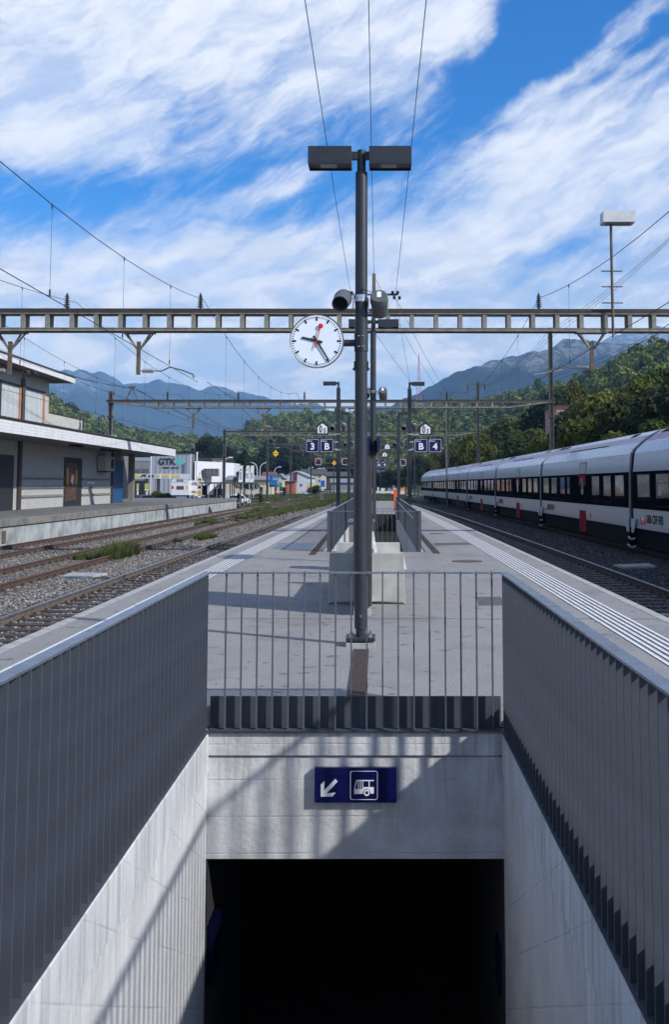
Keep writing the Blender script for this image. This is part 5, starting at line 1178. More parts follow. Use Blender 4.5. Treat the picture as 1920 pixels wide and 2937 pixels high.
shr = raw_mesh(crown(60, 900, .9, .6, .16, 9), 'foliage', LEAFN)
def shrub(px, py, d, s, lab, z=None, group=None):
    x, zz = D(px, py, d); o = ob('shrub', shr, None, (x, d, -.9 if z is None else z)); o.scale = (s, s, s); tag(o, lab, 'shrub', group)
for px, s, wd in ((445, 1.5, 'largest, leftmost'), (475, 1.2, 'right of the canopy column'), (488, 1.0, 'smallest, touching the truck'), (457, 1.2, 'before the canopy column')): shrub(px, 1420, 150, s, 'low dark green shrub by the petrol station, '+wd, group='shrubs by the petrol station')
shrub(905, 1400, 230, 2.2, 'round green bush right of the pale blue shed'); shrub(900, 1392, 232, 1.7, 'smaller bush at the corner of the pale blue shed'); shrub(740, 1420, 128, 1.3, 'green bush behind the bus shelter end')
shrub(718, 1423, 130, 1.2, 'green bush under the three white banners')
# weeds between the tracks
GR = inst_mat('weed_green', [(0, (.035, .06, .018)), (.5, (.06, .085, .028)), (1, (.12, .12, .05))], leafy=True, clump=.4)
def tuft(seed, n=60):
    rr = random.Random(seed); mb = MB()
    for i in range(n):
        a = rr.uniform(0, 6.28); r = rr.uniform(0, .1); l = rr.uniform(.12, .32); lean = rr.uniform(.1, .75); p = Vector((r*math.cos(a), r*math.sin(a), 0)); q = p+Vector((math.cos(a)*lean*l, math.sin(a)*lean*l, l)); w = Vector((-math.sin(a), math.cos(a), 0))*rr.uniform(.008, .018)
        mb.add([p-w, p+w, q+w*.2, q-w*.2], [(0, 1, 2, 3)])
    return mb
gv = variants('weed', [raw_mesh(tuft(i), 'weed', GR) for i in range(4)], GR)
rr = random.Random(21)
def weeds(name, spots, lab):
    pts = []
    for px, py, sx, sy, n, s in spots:
        x, y = G(px, py, GZ)
        for _ in range(n): pts.append((rr.gauss(x, sx), rr.gauss(y, sy), GZ-.01, rr.uniform(.6, 1.3)*s, 0, rr.uniform(0, 6.28)))
    scatter(name, pts, gv, lab, 'weeds')
weeds('weed_clump', [(350, 1596, .17, .5, 90, 1.3), (315, 1604, .12, .4, 40, 1.0), (245, 1605, .14, .3, 25, .7)], 'bushy green weed clump between the rusted tracks, left foreground')
weeds('weed_patches', [(600, 1505, .2, .9, 45, 1.1), (752, 1468, .35, 2, 60, 1.3), (590, 1545, .2, .8, 40, .8), (800, 1466, .7, 8, 500, .75), (890, 1452, .8, 10, 500, .8), (700, 1482, .4, 4, 120, .7), (770, 1478, .4, 5, 200, .8)], 'scattered green weeds along the second track further off')
pts = []
for _ in range(6000):
    y = rr.uniform(104, 330); x = rr.uniform(-32, -14.6)+c1(y)+rr.uniform(0, 2)
    pts.append((x, y, -.95, rr.uniform(.8, 1.7), 0, rr.uniform(0, 6.28)))
for _ in range(3500):
    y = rr.uniform(125, 300); x = rr.uniform(-12, 4.5)+c1(y)*1; pts.append((x, y, GZ, rr.uniform(.6, 1.3), 0, rr.uniform(0, 6.28)))
scatter('rough_grass', pts, gv, 'rough grass along the verge beyond the loading platform', 'grass')
# concrete slabs in the ballast
for (q0, q1, q2, q3, lab) in (((172, 1660), (245, 1662), (308, 1650), (205, 1648), 'pale concrete slab lying in the ballast left of the near track'), ((1760, 1625), (1790, 1632), (1885, 1630), (1860, 1621), 'grey concrete slab lying in the shaded ballast by the train')):
    p = [G(*k, GZ) for k in (q0, q1, q2, q3)]; mb = MB(); mb.add([(x, y, GZ) for x, y in p]+[(x, y, GZ+.06) for x, y in p], [(3, 2, 1, 0), (4, 5, 6, 7), (0, 1, 5, 4), (1, 2, 6, 5), (2, 3, 7, 6), (3, 0, 4, 7)])
    tag(part('cable_slab', mb, CONCE, None), lab, 'slab')
x, y = G(503, 1570, GZ); t = thing('ground_signal', 'small dark ground signal lantern between the left tracks', 'signal', (x, y, GZ)); part('post', MB().cyl((0, 0, 0), (0, 0, .22), .02, n=6).cyl((.2, 0, 0), (.2, 0, .2), .02, n=6), MAST, t); part('lantern', MB().box(-.1, .25, -.08, .08, .2, .3).cyl((0, 0, .3), (.0, 0, .36), .06, n=8), BLACK, t)
x, y = G(922, 1440, GZ); t = thing('relay_box', 'small dark box on a stand between the far tracks', 'relay box', (x, y, GZ)); part('box', MB().box(-.25, .25, -.2, .2, .25, 1.1), MAST, t, bevel=.02); part('stand', MB().box(-.06, .06, -.06, .06, 0, .25), BLACK, t)
for px, py, lab in ((871, 1432, 'small Y shaped switch lantern on a stem at the turnout'),):
    x, y = G(px, py, GZ); t = thing('switch_lantern', lab, 'signal', (x, y, GZ)); part('stem', MB().cyl((0, 0, 0), (0, 0, .9), .04, n=6), MAST, t); part('lantern', MB().beam((0, 0, .9), (-.4, 0, 1.3), .1, .08).beam((0, 0, .9), (.4, 0, 1.3), .1, .08), BLACK, t)
# ================================================================ STREET, YARDS AND BUILDINGS BEYOND
ROADM = mk('street_asphalt', (.15, .15, .15), .9, .1, 1)
struct('street', MB().box(-95, -33, 104, 420, -1.0, -.94).box(-60, 10, 262, 275, -1.0, -.935), ROADM)
struct('yard', MB().box(-26, 12, 290, 330, -1.0, -.945), mk('yard_gravel', (.26, .25, .23), .9, .1, 1))
GTKG = mk('gtk_grey_metal_cladding', (.30, .32, .36), .5, .04, 2); GTKD = mk('gtk_dark_return', (.16, .17, .19), .5, .04, 2); GTKW = mk('gtk_white_panel', (.60, .62, .66), .5, .04, 1.5)
TEAL = mk('teal_logo', (.08, .45, .38), .4, .04, 3); YELB = mk('canopy_yellow_stripe', (.75, .48, .02), .45, .04, 3); ORG = mk('orange_tarp', (.75, .35, .06), .6, .06, 3)
def bx(root, name, px0, px1, py0, py1, d, dep, mat, z0=None, **k):
    x0, z1 = D(px0, py0, d); x1, zz = D(px1, py1, d); x0 -= 0; z0 = zz if z0 is None else z0
    return part(name, MB().box(x0, x1, d, d+dep, z0, z1), mat, root, **k)
# grey tower with lettering
t = thing('office_building', 'grey clad cube building with large black GTK lettering', 'building'); d = 230
bx(t, 'wall', 433.5, 546, 1303, 1430, d, 4.6, GTKG, -.95); bx(t, 'corner_strip', 545.6, 546.6, 1302, 1430, d-.05, .25, GTKW, -.95); bx(t, 'side_wall', 546.05, 546.4, 1302.6, 1430, d+.02, 4.58, GTKD, -.95); bx(t, 'coping', 433, 546.8, 1301.5, 1303, d-.1, 4.9, GTKD)
for k in range(1, 9): bx(t, 'cladding_joint', 433.5+112.5*k/9, 433.5+112.5*k/9+.2, 1303.5, 1425, d-.012, .01, GTKD)
x, z = D(482, 1325, d); text('GTK', 2.0, (x-.3, d-.08, z), t, BLACK, bold=.06, sx=1.0, depth=.03)
x, z = D(478, 1342, d); text('TIMER  GROUP', .52, (x+.9, d-.06, z), t, BLACK, bold=.01, depth=.02, sx=1.15)
x, z = D(515, 1325, d); mb = MB(); mb.cyl((x, d-.06, z), (x, d-.01, z), .85, n=6); part('logo', mb, TEAL, t); x2, z2 = D(522, 1320, d); part('logo', MB().box(x2-.5, x2+.45, d-.07, d-.01, z2-.15, z2+.4), TEAL, t)
# white wing
t = thing('office_wing', 'white office wing with strip window and roof railing right of the grey cube', 'building'); d = 232
x0, zt0 = D(559, 1322, d); x1, zt1 = D(646, 1330, d)
part('wall', MB().add([(x0, d, -.95), (x1, d+14, -.95), (x1, d+14, zt0-.2), (x0, d, zt0), (x0, d+30, -.95), (x1, d+34, -.95), (x1, d+34, zt0-.2), (x0, d+30, zt0)], [(0,1,2,3),(4,7,6,5),(0,4,5,1),(3,2,6,7),(0,3,7,4),(1,5,6,2)]), GTKW, t)
w = bx(t, 'window', 584, 626, 1344, 1366, d+2.0, 2.6, GLASS)
for px in (592, 602.5, 613): bx(w, 'mullion', px, px+1.2, 1344, 1366, d+1.95, .05, GTKD)
bx(w, 'transom', 584, 626, 1354.5, 1355.5, d+1.94, .05, GTKD)
mb = MB(); 
for k in range(19):
    x = x0+(x1-x0)*k/18; y = d+14*k/18; z = zt0-.2*k/18; mb.beam((x, y, z), (x, y, z+.75), .06, .06)
mb.beam((x0, d, zt0+.75), (x1, d+14, zt0+.6), .06, .07).beam((x0, d, zt0+.35), (x1, d+14, zt0+.2), .05, .05); part('roof_railing', mb, MAST, t)
x, z = D(638, 1353, d+10); text('GTK', 1.0, (x, d+9.5, z), t, BLACK, bold=.02, sx=.7)
bx(t, 'teal_strip', 640, 644, 1347, 1361, d+9.4, .05, TEAL); bx(t, 'vent_slit', 576.5, 578.5, 1349, 1361, d+1.2, .1, GTKD)
x, z = D(565, 1300, 228); tag(part('chimney_pipe', MB().cyl((x, 228, -.9), (x, 228, z), .18, n=10).cyl((x, 228, z), (x, 228, z+.25), .26, n=10), WHITEP, None), 'white vertical pipe between grey cube and white wing', 'pipe')
# industrial block behind the canopy
t = thing('workshop_building', 'grey workshop building seen between column and blue cabinet', 'building'); bx(t, 'wall', 330, 433, 1322, 1430, 245, 15, mk('workshop_grey', (.2, .215, .23), .6, .1, 1), -.95); bx(t, 'band', 330, 433, 1312, 1322, 244.9, 15, GTKG)
for px in (362, 385, 408): w = bx(t, 'window', px, px+18, 1345, 1358, 244.9, .1, GLASS)
bx(t, 'opening', 388, 422, 1378, 1420, 244.8, .15, BLACK)
# petrol station
t = thing('petrol_station', 'petrol station canopy with yellow stripe and eni lettering', 'petrol station', (0, 0, 0)); d = 190
x0, _ = D(360, 1360, d); bx(t, 'canopy', 360, 515, 1358.5, 1373, d, 10, mk('canopy_grey', (.42, .45, .48), .5, .04, 2)); bx(t, 'yellow_stripe', 360, 404, 1362, 1367, d-.06, .05, YELB); bx(t, 'yellow_stripe', 449, 514, 1362, 1367, d-.06, .05, YELB)
bx(t, 'column', 449.5, 457, 1373, 1430, d+3, .5, GTKD, -.95); bx(t, 'column', 415, 422, 1373, 1430, d+3, .5, GTKD, -.95)
x, z = D(436, 1364.5, d); text('eni', .95, (x-.15, d-.07, z), t, BLACK, bold=.01, depth=.01); 
x, z = D(412, 1364, d)
mb = MB().add([(x-.5, d-.09, z-.3), (x-.4, d-.09, z+.12), (x+.3, d-.09, z+.25), (x+.5, d-.09, z+.05), (x+.3, d-.09, z-.05), (x+.42, d-.09, z-.32), (x+.2, d-.09, z-.3), (x+.1, d-.09, z-.08), (x-.25, d-.09, z-.08), (x-.33, d-.09, z-.33)], [tuple(range(10))]); part('dog_emblem', mb, BLACK, t); part('emblem_flame', MB().box(x+.5, x+.62, d-.1, d-.08, z+.1, z+.22), RED, t)
for px in (486, 514): pass
x, z = D(433, 1305, 120); t = thing('flag_pole', 'tall thin white flag pole in front of the petrol station', 'flag pole', (x, 120, -.95)); part('pole', MB().cyl((0, 0, 0), (0, 0, z+.95), .06, n=8), WHITEP, t); part('pole_cap', MB().lathe((0, 0, z+.95), [(.06, 0), (.09, .05), (.02, .1)], 8), WHITEP, t)
for px, p0, p1, lab, d in ((421, 1387, 1408, 'yellow and green price board on a post left of the flag pole', 125), (394.5, 1387, 1407, 'narrow orange and yellow board right beside the canopy column', 128)):
    x, z1 = D(px, p0, d); z0 = D(px, p1, d)[1]; w = .27 if px > 400 else .14; t = thing('price_board', lab, 'sign', (x, d, -.95)); part('board', MB().box(-w, w, 0, .06, z0+.95, z1+.95), mk('price_yellow', (.5, .42, .08), .5), t); part('board_stripe', MB().box(-w*.9, w*.9, -.01, 0, z0+1.2, z0+1.4), mk('price_green', (.2, .5, .12), .5), t); part('board_stripe', MB().box(-w*.9, w*.9, -.01, 0, z0+1.05, z0+1.15), WHITE, t); part('post', MB().box(-.1, .1, .06, .16, 0, z0+.95), WHITEP, t)
for px, p0, lab in ((461.5, 1353, 'small white pennant flag above the petrol canopy, left'), (489, 1353, 'small white pennant flag with yellow foot above the canopy'), (503, 1355, 'white and yellow pennant flag next to the truck')):
    x, z = D(px, p0, 185); t = thing('pennant_flag', lab, 'flag', (x, 185, -.95)); part('pole', MB().cyl((0, 0, 0), (0, 0, z+.95), .03, n=6), WHITEP, t); part('cloth', MB().prism([(.02, z+.9), (-.22, z+.3), (-.18, z-.3), (.02, z-.5)], 'y', -.01, .01), WHITE if px < 500 else YELB, t)
# trucks
TW = mk('truck_white', (.66, .68, .70), .4, .05, 2)
t = thing('box_truck', 'white box truck seen from behind with GTS on its rear', 'truck'); d = 145
bx(t, 'body', 491.5, 541, 1378, 1420, d, 6.5, TW); bx(t, 'roof_board', 493, 539, 1375, 1382, d-.05, .05, TW); x, z = D(516, 1378.7, d); text('GTS', .36, (x, d-.075, z), t, BLUE, bold=.012, sx=1.5, depth=.01)
bx(t, 'picture_panel', 506, 527, 1394, 1404, d-.03, .03, POSTER); bx(t, 'warning_plate', 492.5, 498, 1393, 1402, d-.03, .03, RED); bx(t, 'warning_plate', 534.5, 539, 1393, 1402, d-.03, .03, YELB); bx(t, 'bumper', 491.5, 541, 1420, 1424, d-.05, 1, BLACK)
for s in (496, 533): x, z = D(s, 1425, d); part('wheel', MB().cyl((x, d+.8, -.5), (x+.25, d+.8, -.5), .45, n=14), BLACK, t)
t = thing('box_van', 'white box van beside the truck with GTS and a yellow stripe', 'van'); d = 147
bx(t, 'body', 541.5, 567, 1378.5, 1420, d, 5, TW); x, z = D(556, 1388, d); text('GTS', .5, (x, d-.03, z), t, BLUE, bold=.012, sx=1.0, depth=.01); bx(t, 'yellow_stripe', 542, 566, 1407, 1414, d-.03, .03, YELB); bx(t, 'picture_panel', 546, 561, 1408, 1413, d-.045, .02, GTKD)
for s in (546, 561): x, z = D(s, 1425, d); part('wheel', MB().cyl((x, d+.8, -.5), (x+.22, d+.8, -.5), .42, n=14), BLACK, t)
d = 140; x, z = D(572.5, 1368, d); t = thing('petrol_sign', 'square cream petrol sign with black dog emblem on a board pillar', 'sign', (x, d, -.95)); part('square_panel', MB().box(-.36, .36, 0, .1, z-.25, z+.95), mk('cream_panel', (.72, .6, .42), .5), t)
part('emblem', MB().add([(-.25, -.01, z+.4), (-.2, -.01, z+.65), (.15, -.01, z+.7), (.25, -.01, z+.55), (.2, -.01, z+.38), (.1, -.01, z+.5), (-.15, -.01, z+.5)], [tuple(range(7))]), BLACK, t); part('red_stripe', MB().box(-.36, .36, -.01, 0, z-.25, z-.15), RED, t)
part('pillar', MB().box(-.22, .22, .02, .1, 0, z-.3), BLACK, t)
for k, mt in enumerate((ORG, WHITE, YELB, ORG, WHITE)): part('price_strip', MB().box(-.2, .2, -.01, .02, .5+.32*k, .75+.32*k), mt, t)
# bus shelter
d = 108; t = thing('bus_shelter', 'long dark flat roofed bus shelter on thin posts beyond the loading platform', 'bus shelter')
x0, zt_ = D(571, 1383, d); x1, _ = D(729, 1383, d); zr = zt_
part('roof', MB().box(x0, x1, d, d+4, zr-.16, zr), mk('shelter_roof', (.075, .08, .085), .5), t)
for px in (574, 597, 605, 621, 628, 635, 655, 661, 667, 685, 699, 713): x, _ = D(px, 1400, d); part('post', MB().box(x-.05, x+.05, d+.3+(px % 3), d+.4+(px % 3), -.95, zr-.16), GTKD, t)
bx(t, 'glass_pane', 580, 595, 1392, 1420, d+2, .03, GLASS); bx(t, 'back_panel', 612, 640, 1402, 1422, d+3, .05, DOORK); bx(t, 'advert_panel', 629, 634, 1390, 1408, d+3.2, .05, TEAL)
d = 112; t = thing('motorcycle', 'blue and black motorcycle parked behind the fence', 'motorcycle'); x, _ = D(676, 1420, d)
part('frame', MB().beam((x-.5, d, -.4), (x+.5, d, -.1), .25, .3), BLACK, t); part('fairing', MB().prism([(x-.3, -.2), (x+.45, -.15), (x+.55, .35), (x+.2, .55), (x-.2, .2)], 'y', d-.2, d+.2), mk('motor_blue', (.02, .06, .3), .35), t)
for s in (-.65, .65): part('wheel', MB().lathe((x+s, d-.06, -.65), [(.2, 0), (.31, .01), (.31, .11), (.2, .12)], 16, (0, 1, 0)), BLACK, t)
part('windscreen', MB().prism([(x+.2, .5), (x+.5, .4), (x+.3, .85)], 'y', d-.12, d+.12), BLACK, t)
def car(px, d, lab, mat, L=4.2, ang=0.):
    x, _ = D(px, 1420, d); t = thing('parked_car', lab, 'car', (x, d, -.95), None, ang)
    pr = [(-L/2, .35), (-L/2+.1, .75), (-L*.28, .88), (-L*.14, 1.38), (L*.22, 1.42), (L*.38, .95), (L/2, .85), (L/2, .35)]
    part('body', MB().prism(pr, 'y', -.85, .85), mat, t, bevel=.06); part('side_window', MB().prism([(-L*.24, .92), (-L*.13, 1.32), (L*.2, 1.35), (L*.32, .98)], 'y', -.88, .88), GLASS, t)
    for s in (-.3, .31): part('wheel', MB().cyl((L*s, -.9, .31), (L*s, .9, .31), .31, n=14), BLACK, t)
car(938, 300, 'dark grey car parked far off on the street in front of the white fence', DOORK); car(405, 118, 'dark car standing under the petrol canopy by the column', DOORK, 3.6, .9); car(668, 122, 'white car parked beside the motorcycle behind the fence', TW, 4.0, .5); car(602, 128, 'dark red car parked inside the bus shelter area', mk('dark_red', (.1, .015, .015), .35), 4.0, .3)
# fence beyond the quay end
t = thing('metal_fence', 'grey steel post and rail fence beyond the end of the loading platform', 'fence'); n = 14
A = (*D(660, 1440, 106), 106); B_ = (*D(757, 1440, 132), 132)
mb = MB()
for k in range(n+1):
    u = k/n; x = A[0]+(B_[0]-A[0])*u; y = 106+26*u; part('post', MB().box(x-.045, x+.045, y-.045, y+.045, -.95, .12), MAST, t)
for z in (.1, -.3, -.62): part('rail', MB().beam((A[0], 106, z), (B_[0], 132, z), .05, .08), MAST, t)
# banners
for k, (px, p1, tx, lab) in enumerate(((690.5, 1.0, '', 'leftmost of three white banners above the shelter'), (710, 1.0, 'GTK', 'middle white banner with dark letters running up'), (722.5, .9, 'CLAI', 'rightmost of three white banners above the shelter'))):
    d = 124; x, z1 = D(px, 1335, d); z0 = D(px, 1383, d)[1]; w = .25; t = thing('banner_flag', lab, 'flag', (x, d, -.95), 'white beach banners'); h = z1-z0
    part('pole', MB().cyl((w, 0, 0), (w, 0, z1+.95), .03, n=6), WHITEP, t); part('cloth', MB().prism([(-w, z0+.95), (w, z0+.95), (w, z1+.95), (-w*.35, z1+.92), (-w*.7, z1+.5)], 'y', -.012, .012), WHITE, t)
    M90 = Matrix.Translation((0, 0, 0)) @ FACE @ Matrix.Rotation(R(90), 4, 'Z')
    text(tx or 'RIFAIR', .34, (0, -.02, z0+.95+h*.38), t, BLACK if k == 1 else mk('banner_print', (.12, .12, .16), .5), M=M90, bold=.01)
    if k != 2: part('logo', MB().prism([(-w*.5, z0+1.0+h*.62), (w*.7, z0+1.0+h*.7), (w*.3, z0+1.0+h*.8), (-w*.4, z0+.95+h*.72)], 'y', -.02, -.013), TEAL if k == 1 else RED, t)
# low grey roofed building and other houses
def house(lab, px0, px1, pyr, pye, d, dep, wall, roof, wins=(), gable=False, name='house', cat='building', roofover=.5, doors=()):
    x0, ze = D(px0, pye, d); x1, zr = D(px1, pyr, d); t = thing(name, lab, cat, (0, 0, 0))
    part('wall', MB().box(x0, x1, d, d+dep, -.95, ze) if not gable else MB().prism([(x0, -.95), (x1, -.95), (x1, ze), ((x0+x1)/2, zr), (x0, ze)], 'y', d, d+dep), wall, t)
    if gable: m = (x0+x1)/2; part('roof', MB().prism([(x0-.4, ze-.1), (m, zr+.12), (x1+.4, ze-.1), (x1+.4, ze+.08), (m, zr+.35), (x0-.4, ze+.08)], 'y', d-.3, d+dep+.3), roof, t)
    else: part('roof', MB().prism([(d-roofover, ze), (d+dep/2, zr), (d+dep+roofover, ze)], 'x', x0-roofover, x1+roofover), roof, t)
    for (a, b_, c, e_) in wins: w = bx(t, 'window', a, b_, c, e_, d-.04, .08, GLASS); bx(w, 'frame', (a+b_)/2-.3, (a+b_)/2+.3, c, e_, d-.07, .04, WHITEP)
    for (a, b_, c, e_, mt) in doors: bx(t, 'door', a, b_, c, e_, d-.05, .08, mt)
    return t
CREAM = mk('cream_render', (.5, .46, .36), .8, .05, 1); PALEB = mk('pale_blue_cladding', (.50, .56, .62), .6, .05, 1); TILE = mk('red_brown_tiles', (.2, .06, .04), .8, .15, 2); SLATE = mk('dark_slate_roof', (.07, .065, .065), .8, .12, 2); GREYR = mk('grey_sheet_roof', (.2, .215, .225), .7, .08, 1); PINK = mk('pink_render', (.46, .25, .20), .8, .06, 1); BRICK = mk('orange_red_wall', (.36, .1, .06), .8, .12, 2)
house('long low building with grey roof and row of small windows behind the shelter', 648, 775, 1363, 1376, 235, 14, CREAM, GREYR, [(672+9*k, 678+9*k, 1380, 1390) for k in range(11)])
house('far red roofed house on the slope above the white wing', 608, 645, 1307, 1316, 285, 10, CREAM, TILE, [(622, 629, 1320, 1326)])
house('dark brown house stack partly hidden by the third gantry mast', 652, 678, 1292, 1300, 290, 10, BRICK, SLATE, [(655, 660, 1306, 1312)])
house('small red roofed house behind the left street lamps', 755, 785, 1353, 1362, 290, 9, BRICK, TILE)
t = house('pale blue gabled shed with tall dark red banner', 812, 887, 1354, 1369, 255, 24, PALEB, GTKG, [(861, 867, 1388, 1395)], gable=True, doors=[(845, 850, 1388, 1402, DOORK)])
bx(t, 'banner_panel', 841.5, 852.5, 1351, 1378, 254.8, .15, mk('wine_red_banner', (.12, .025, .03), .5)); bx(t, 'red_annex', 806, 846, 1382, 1403, 250, 5, BRICK, -.95); bx(t, 'annex_roof', 804, 848, 1379.5, 1382, 249.5, 6, SLATE)
house('small white house with brown pointed gable left of the shed', 795, 812, 1362, 1372, 245, 9, CREAM, GREYR, gable=True)
house('cream house with small windows right of the shed', 889, 925, 1352, 1360, 300, 12, CREAM, SLATE, [(914, 919, 1363, 1369), (914, 919, 1376, 1382)])
house('wide dark roofed house behind the cream house', 862, 930, 1344, 1358, 330, 14, CREAM, SLATE); house('large dark timber house with deep roofs near the left slim posts', 936, 1000, 1352, 1366, 310, 14, mk('dark_timber', (.05, .04, .035), .8), SLATE, [(945, 950, 1372, 1378), (958, 963, 1372, 1378)])
house('grey roofed open shed to the right behind the far car', 952, 1020, 1372, 1384, 285, 12, mk('yard_shed_wall', (.22, .23, .24), .8), GREYR)
house('pink house with sloping roof among the trees above the train', 1598, 1664, 1157, 1161, 128, 9, PINK, mk('brown_roof_edge', (.14, .07, .055), .8), [])
house('small white house low behind the far tracks', 1083, 1105, 1347, 1352, 320, 8, WHITEP, SLATE)
tag(part('painted_board', (lambda a, c: MB().box(a[0], c[0], 240, 240.1, c[1], a[1]))(D(881, 1384, 240), D(901, 1401, 240)), CREAM, None), 'cream board painted with yellow field by the bush', 'board'); tag(part('painted_field', (lambda a, c: MB().box(a[0], c[0], 239.9, 239.99, c[1], a[1]))(D(882, 1393, 240), D(900, 1399, 240)), ORG, None), 'orange painted field at the foot of the cream board', 'board')
# road signs
def roadsign(lab, px0, px1, py0, py1, d, mat, txts=()):
    x0, z1 = D(px0, py0, d); x1, z0 = D(px1, py1, d); w = (x1-x0)/2; t = thing('road_sign', lab, 'sign', ((x0+x1)/2, d, -.95)); part('board', MB().box(-w, w, 0, .08, z0+.95, z1+.95), mat, t); part('post', MB().cyl((-w*.6, .1, 0), (-w*.6, .1, z1+.9), .05, n=6), MAST, t); part('post', MB().cyl((w*.6, .1, 0), (w*.6, .1, z1+.9), .05, n=6), MAST, t)
    h = z1-z0
    for (tx, fx_, fz, s, mt) in txts: text(tx, s, (w*fx_, -.02, z0+.95+h*fz), t, mt, bold=.004)
    return t, w, z0+.95, h
SB = mk('road_sign_blue', (.01, .10, .42), .4, .05, 3); SGN = mk('road_sign_green', (.03, .3, .14), .4)
t, w, z0, h = roadsign('big blue road direction sign with white lines of text', 772.5, 799.5, 1362, 1397, 175, SB, [('Ascona', .3, .74, .3, WHITE), ('Locarno', .3, .62, .3, WHITE)])
part('green_field', MB().box(-w*.3, w*.8, -.02, 0, z0+h*.83, z0+h*.93), SGN, t); part('green_field', MB().box(-w*.85, w*.4, -.02, 0, z0+h*.28, z0+h*.37), SGN, t); part('white_arrow', MB().box(w*.72, w*.8, -.02, 0, z0+h*.2, z0+h*.55), WHITE, t); part('brown_field', MB().box(-w, w*.1, -.02, 0, z0, z0+h*.17), BRONZE, t)
roadsign('small green sign right under the big blue road sign', 800.5, 809, 1384, 1397, 178, SGN); roadsign('small blue sign with black emblem by the far car', 920.5, 932.5, 1378, 1396, 240, SB)
x, z = D(749, 1397, 135); t = thing('signal_cabinet', 'grey round cornered panel on a post right of the shelter', 'cabinet', (x, 135, -.95)); part('panel', MB().box(-.24, .24, 0, .2, z+.1, z+.95), MAST, t, bevel=.05); part('post', MB().box(-.05, .05, .05, .15, 0, z+.2), MAST, t)
t = thing('service_booth', 'green and dark booth with white barrier beside the big blue sign', 'booth'); bx(t, 'booth_body', 802, 820, 1397, 1428, 165, 1.2, mk('booth_green', (.045, .07, .06), .5), -.95); bx(t, 'glass_pane', 812, 819, 1400, 1420, 164.95, .1, GLASS); bx(t, 'barrier', 790, 812, 1409, 1411.5, 164, .1, WHITEP); bx(t, 'barrier', 790, 812, 1414, 1416, 164, .1, RED)
# curved street lamps
def street_lamp(px, pt, side, lab, k=1.):
    d = 5.75*F/(VY-pt)/1.0*k; x, z = D(px, pt, d); t = thing('street_lamp', lab, 'street lamp', (x, d, -.95), 'white curved street lamps'); H = z+.95
    P = [(0, 0, 0), (0, 0, H*.78)]+[(side*1.4*(1-math.cos(a)), 0, H*.78+H*.21*math.sin(a)) for a in (.4, .8, 1.2, 1.57)]
    part('pole', MB().tube(P, .11, 7), WHITEP, t); part('lamp_head', MB().box(min(side*1.3, side*2.2), max(side*1.3, side*2.2), -.2, .2, H*.98, H*1.015), WHITEP, t, bevel=.03)
for a in [(738, 1326, -1, 'curved street lamp right behind the banners, arm to the left'), (746, 1327, 1, 'curved street lamp with arm to the right, partner of the banner one'), (787, 1339, 1, 'street lamp behind the big blue sign'), (848, 1341, 1, 'street lamp above the roof of the pale shed'), (880, 1341, 1, 'street lamp before the bush with arm to the right'), (903, 1343, 1, 'street lamp, left one of the close pair near the signal'), (914, 1343, 1, 'street lamp, right one of the close pair near the signal'), (937, 1350, -1, 'street lamp just left of the slim left post'), (638, 1312, 1, 'tall street lamp in front of the white wing')]: street_lamp(*a)
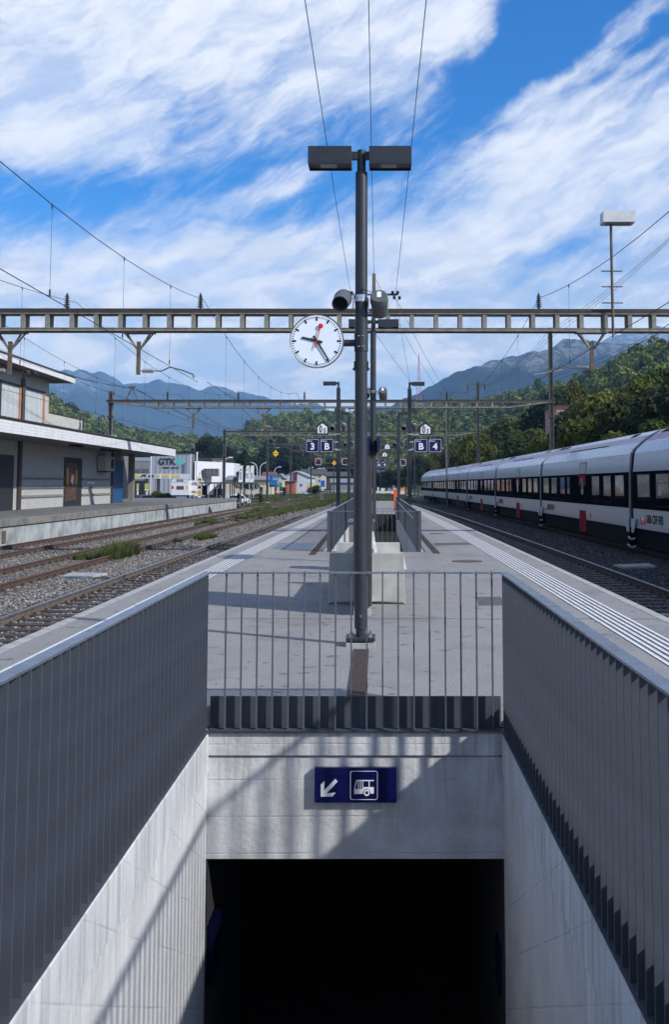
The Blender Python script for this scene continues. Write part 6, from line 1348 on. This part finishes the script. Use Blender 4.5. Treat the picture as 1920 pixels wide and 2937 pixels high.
# far yard on the right of the line
car(1112, 285, 'red and white small vehicle far down the line', BRICK, 3.5)
for px, py0, py1, mt, lab in ((1118, 1384, 1398, GTKG, 'pale stacked goods in the far yard, left'), (1134, 1380, 1396, WHITEP, 'white stacked goods in the far yard, middle'), (1160, 1383, 1399, ORG, 'yellow container in the far yard beside the train')):
    x, z1 = D(px, py0, 270); t = thing('container', lab, 'container', (x, 270, -.95)); part('box', MB().box(-.9, .9, 0, 3, 0, z1+.95), mt, t); part('door_seam', MB().box(-.03, .03, -.03, 0, .1, z1+.85), DOORK, t)
tag(part('low_wall', MB().box(-6, 6.5, 250, 250.3, -.95, .1), WHITEP, None), 'low white wall crossing beyond the far tracks', 'wall')
t = thing('yard_fence', 'white railing fence along the far street', 'fence'); 
for k in range(30): part('post', MB().box(-33+1.0*k, -32.93+1.0*k, 262, 262.07, -.95, .1), WHITEP, t)
part('rail', MB().box(-33, -3.9, 262.07, 262.12, .02, .1), WHITEP, t); part('rail', MB().box(-33, -3.9, 262.07, 262.12, -.5, -.44), WHITEP, t)
# lattice radio mast on the hill
d = 820; x, z1 = D(1202, 1015, d); z0 = D(1202, 1172, d)[1]-6; t = thing('radio_mast', 'tall red and white lattice radio mast on the hill', 'radio mast', (x, d, z0)); H = z1-z0
zz = [D(1202, p, d)[1]-z0 for p in (1198, 1145, 1100, 1060, 1015)]; ww = [3.8, 1.7, 1.2, .6, .15]; zz[0] = 0
for i in range(4):
    mb = MB(); k = 5
    for sx in (-1, 1):
        for sy in (-1, 1): mb.beam((sx*ww[i], sy*ww[i], zz[i]), (sx*ww[i+1], sy*ww[i+1], zz[i+1]), .28, .28)
    for j in range(k):
        a = zz[i]+(zz[i+1]-zz[i])*j/k; c = zz[i]+(zz[i+1]-zz[i])*(j+1)/k; wa = ww[i]+(ww[i+1]-ww[i])*j/k; wc = ww[i]+(ww[i+1]-ww[i])*(j+1)/k
        mb.beam((-wa, -wa, a), (wc, -wc, c), .16, .16).beam((wa, -wa, a), (-wc, -wc, c), .16, .16)
    part('lattice_section', mb, WHITEP if i == 0 else mk('mast_red', (.4, .12, .1), .6), t)
# ================================================================ HAZE
hz = MB().box(-5200, 5200, -400, 9100, -5, 900); HM = bpy.data.materials.new('haze_air'); HM.use_nodes = True; nt = HM.node_tree; nt.nodes.remove(nt.nodes['Principled BSDF'])
pv = nt.nodes.new('ShaderNodeVolumePrincipled'); pv.inputs['Color'].default_value = (.30, .58, 1, 1); pv.inputs['Density'].default_value = 1.35e-4; pv.inputs['Anisotropy'].default_value = 0
nt.links.new(pv.outputs[0], nt.nodes['Material Output'].inputs['Volume'])
tag(part('haze', hz, HM, None), 'thin bluish air between the station and the far mountains', 'haze', kind='stuff')
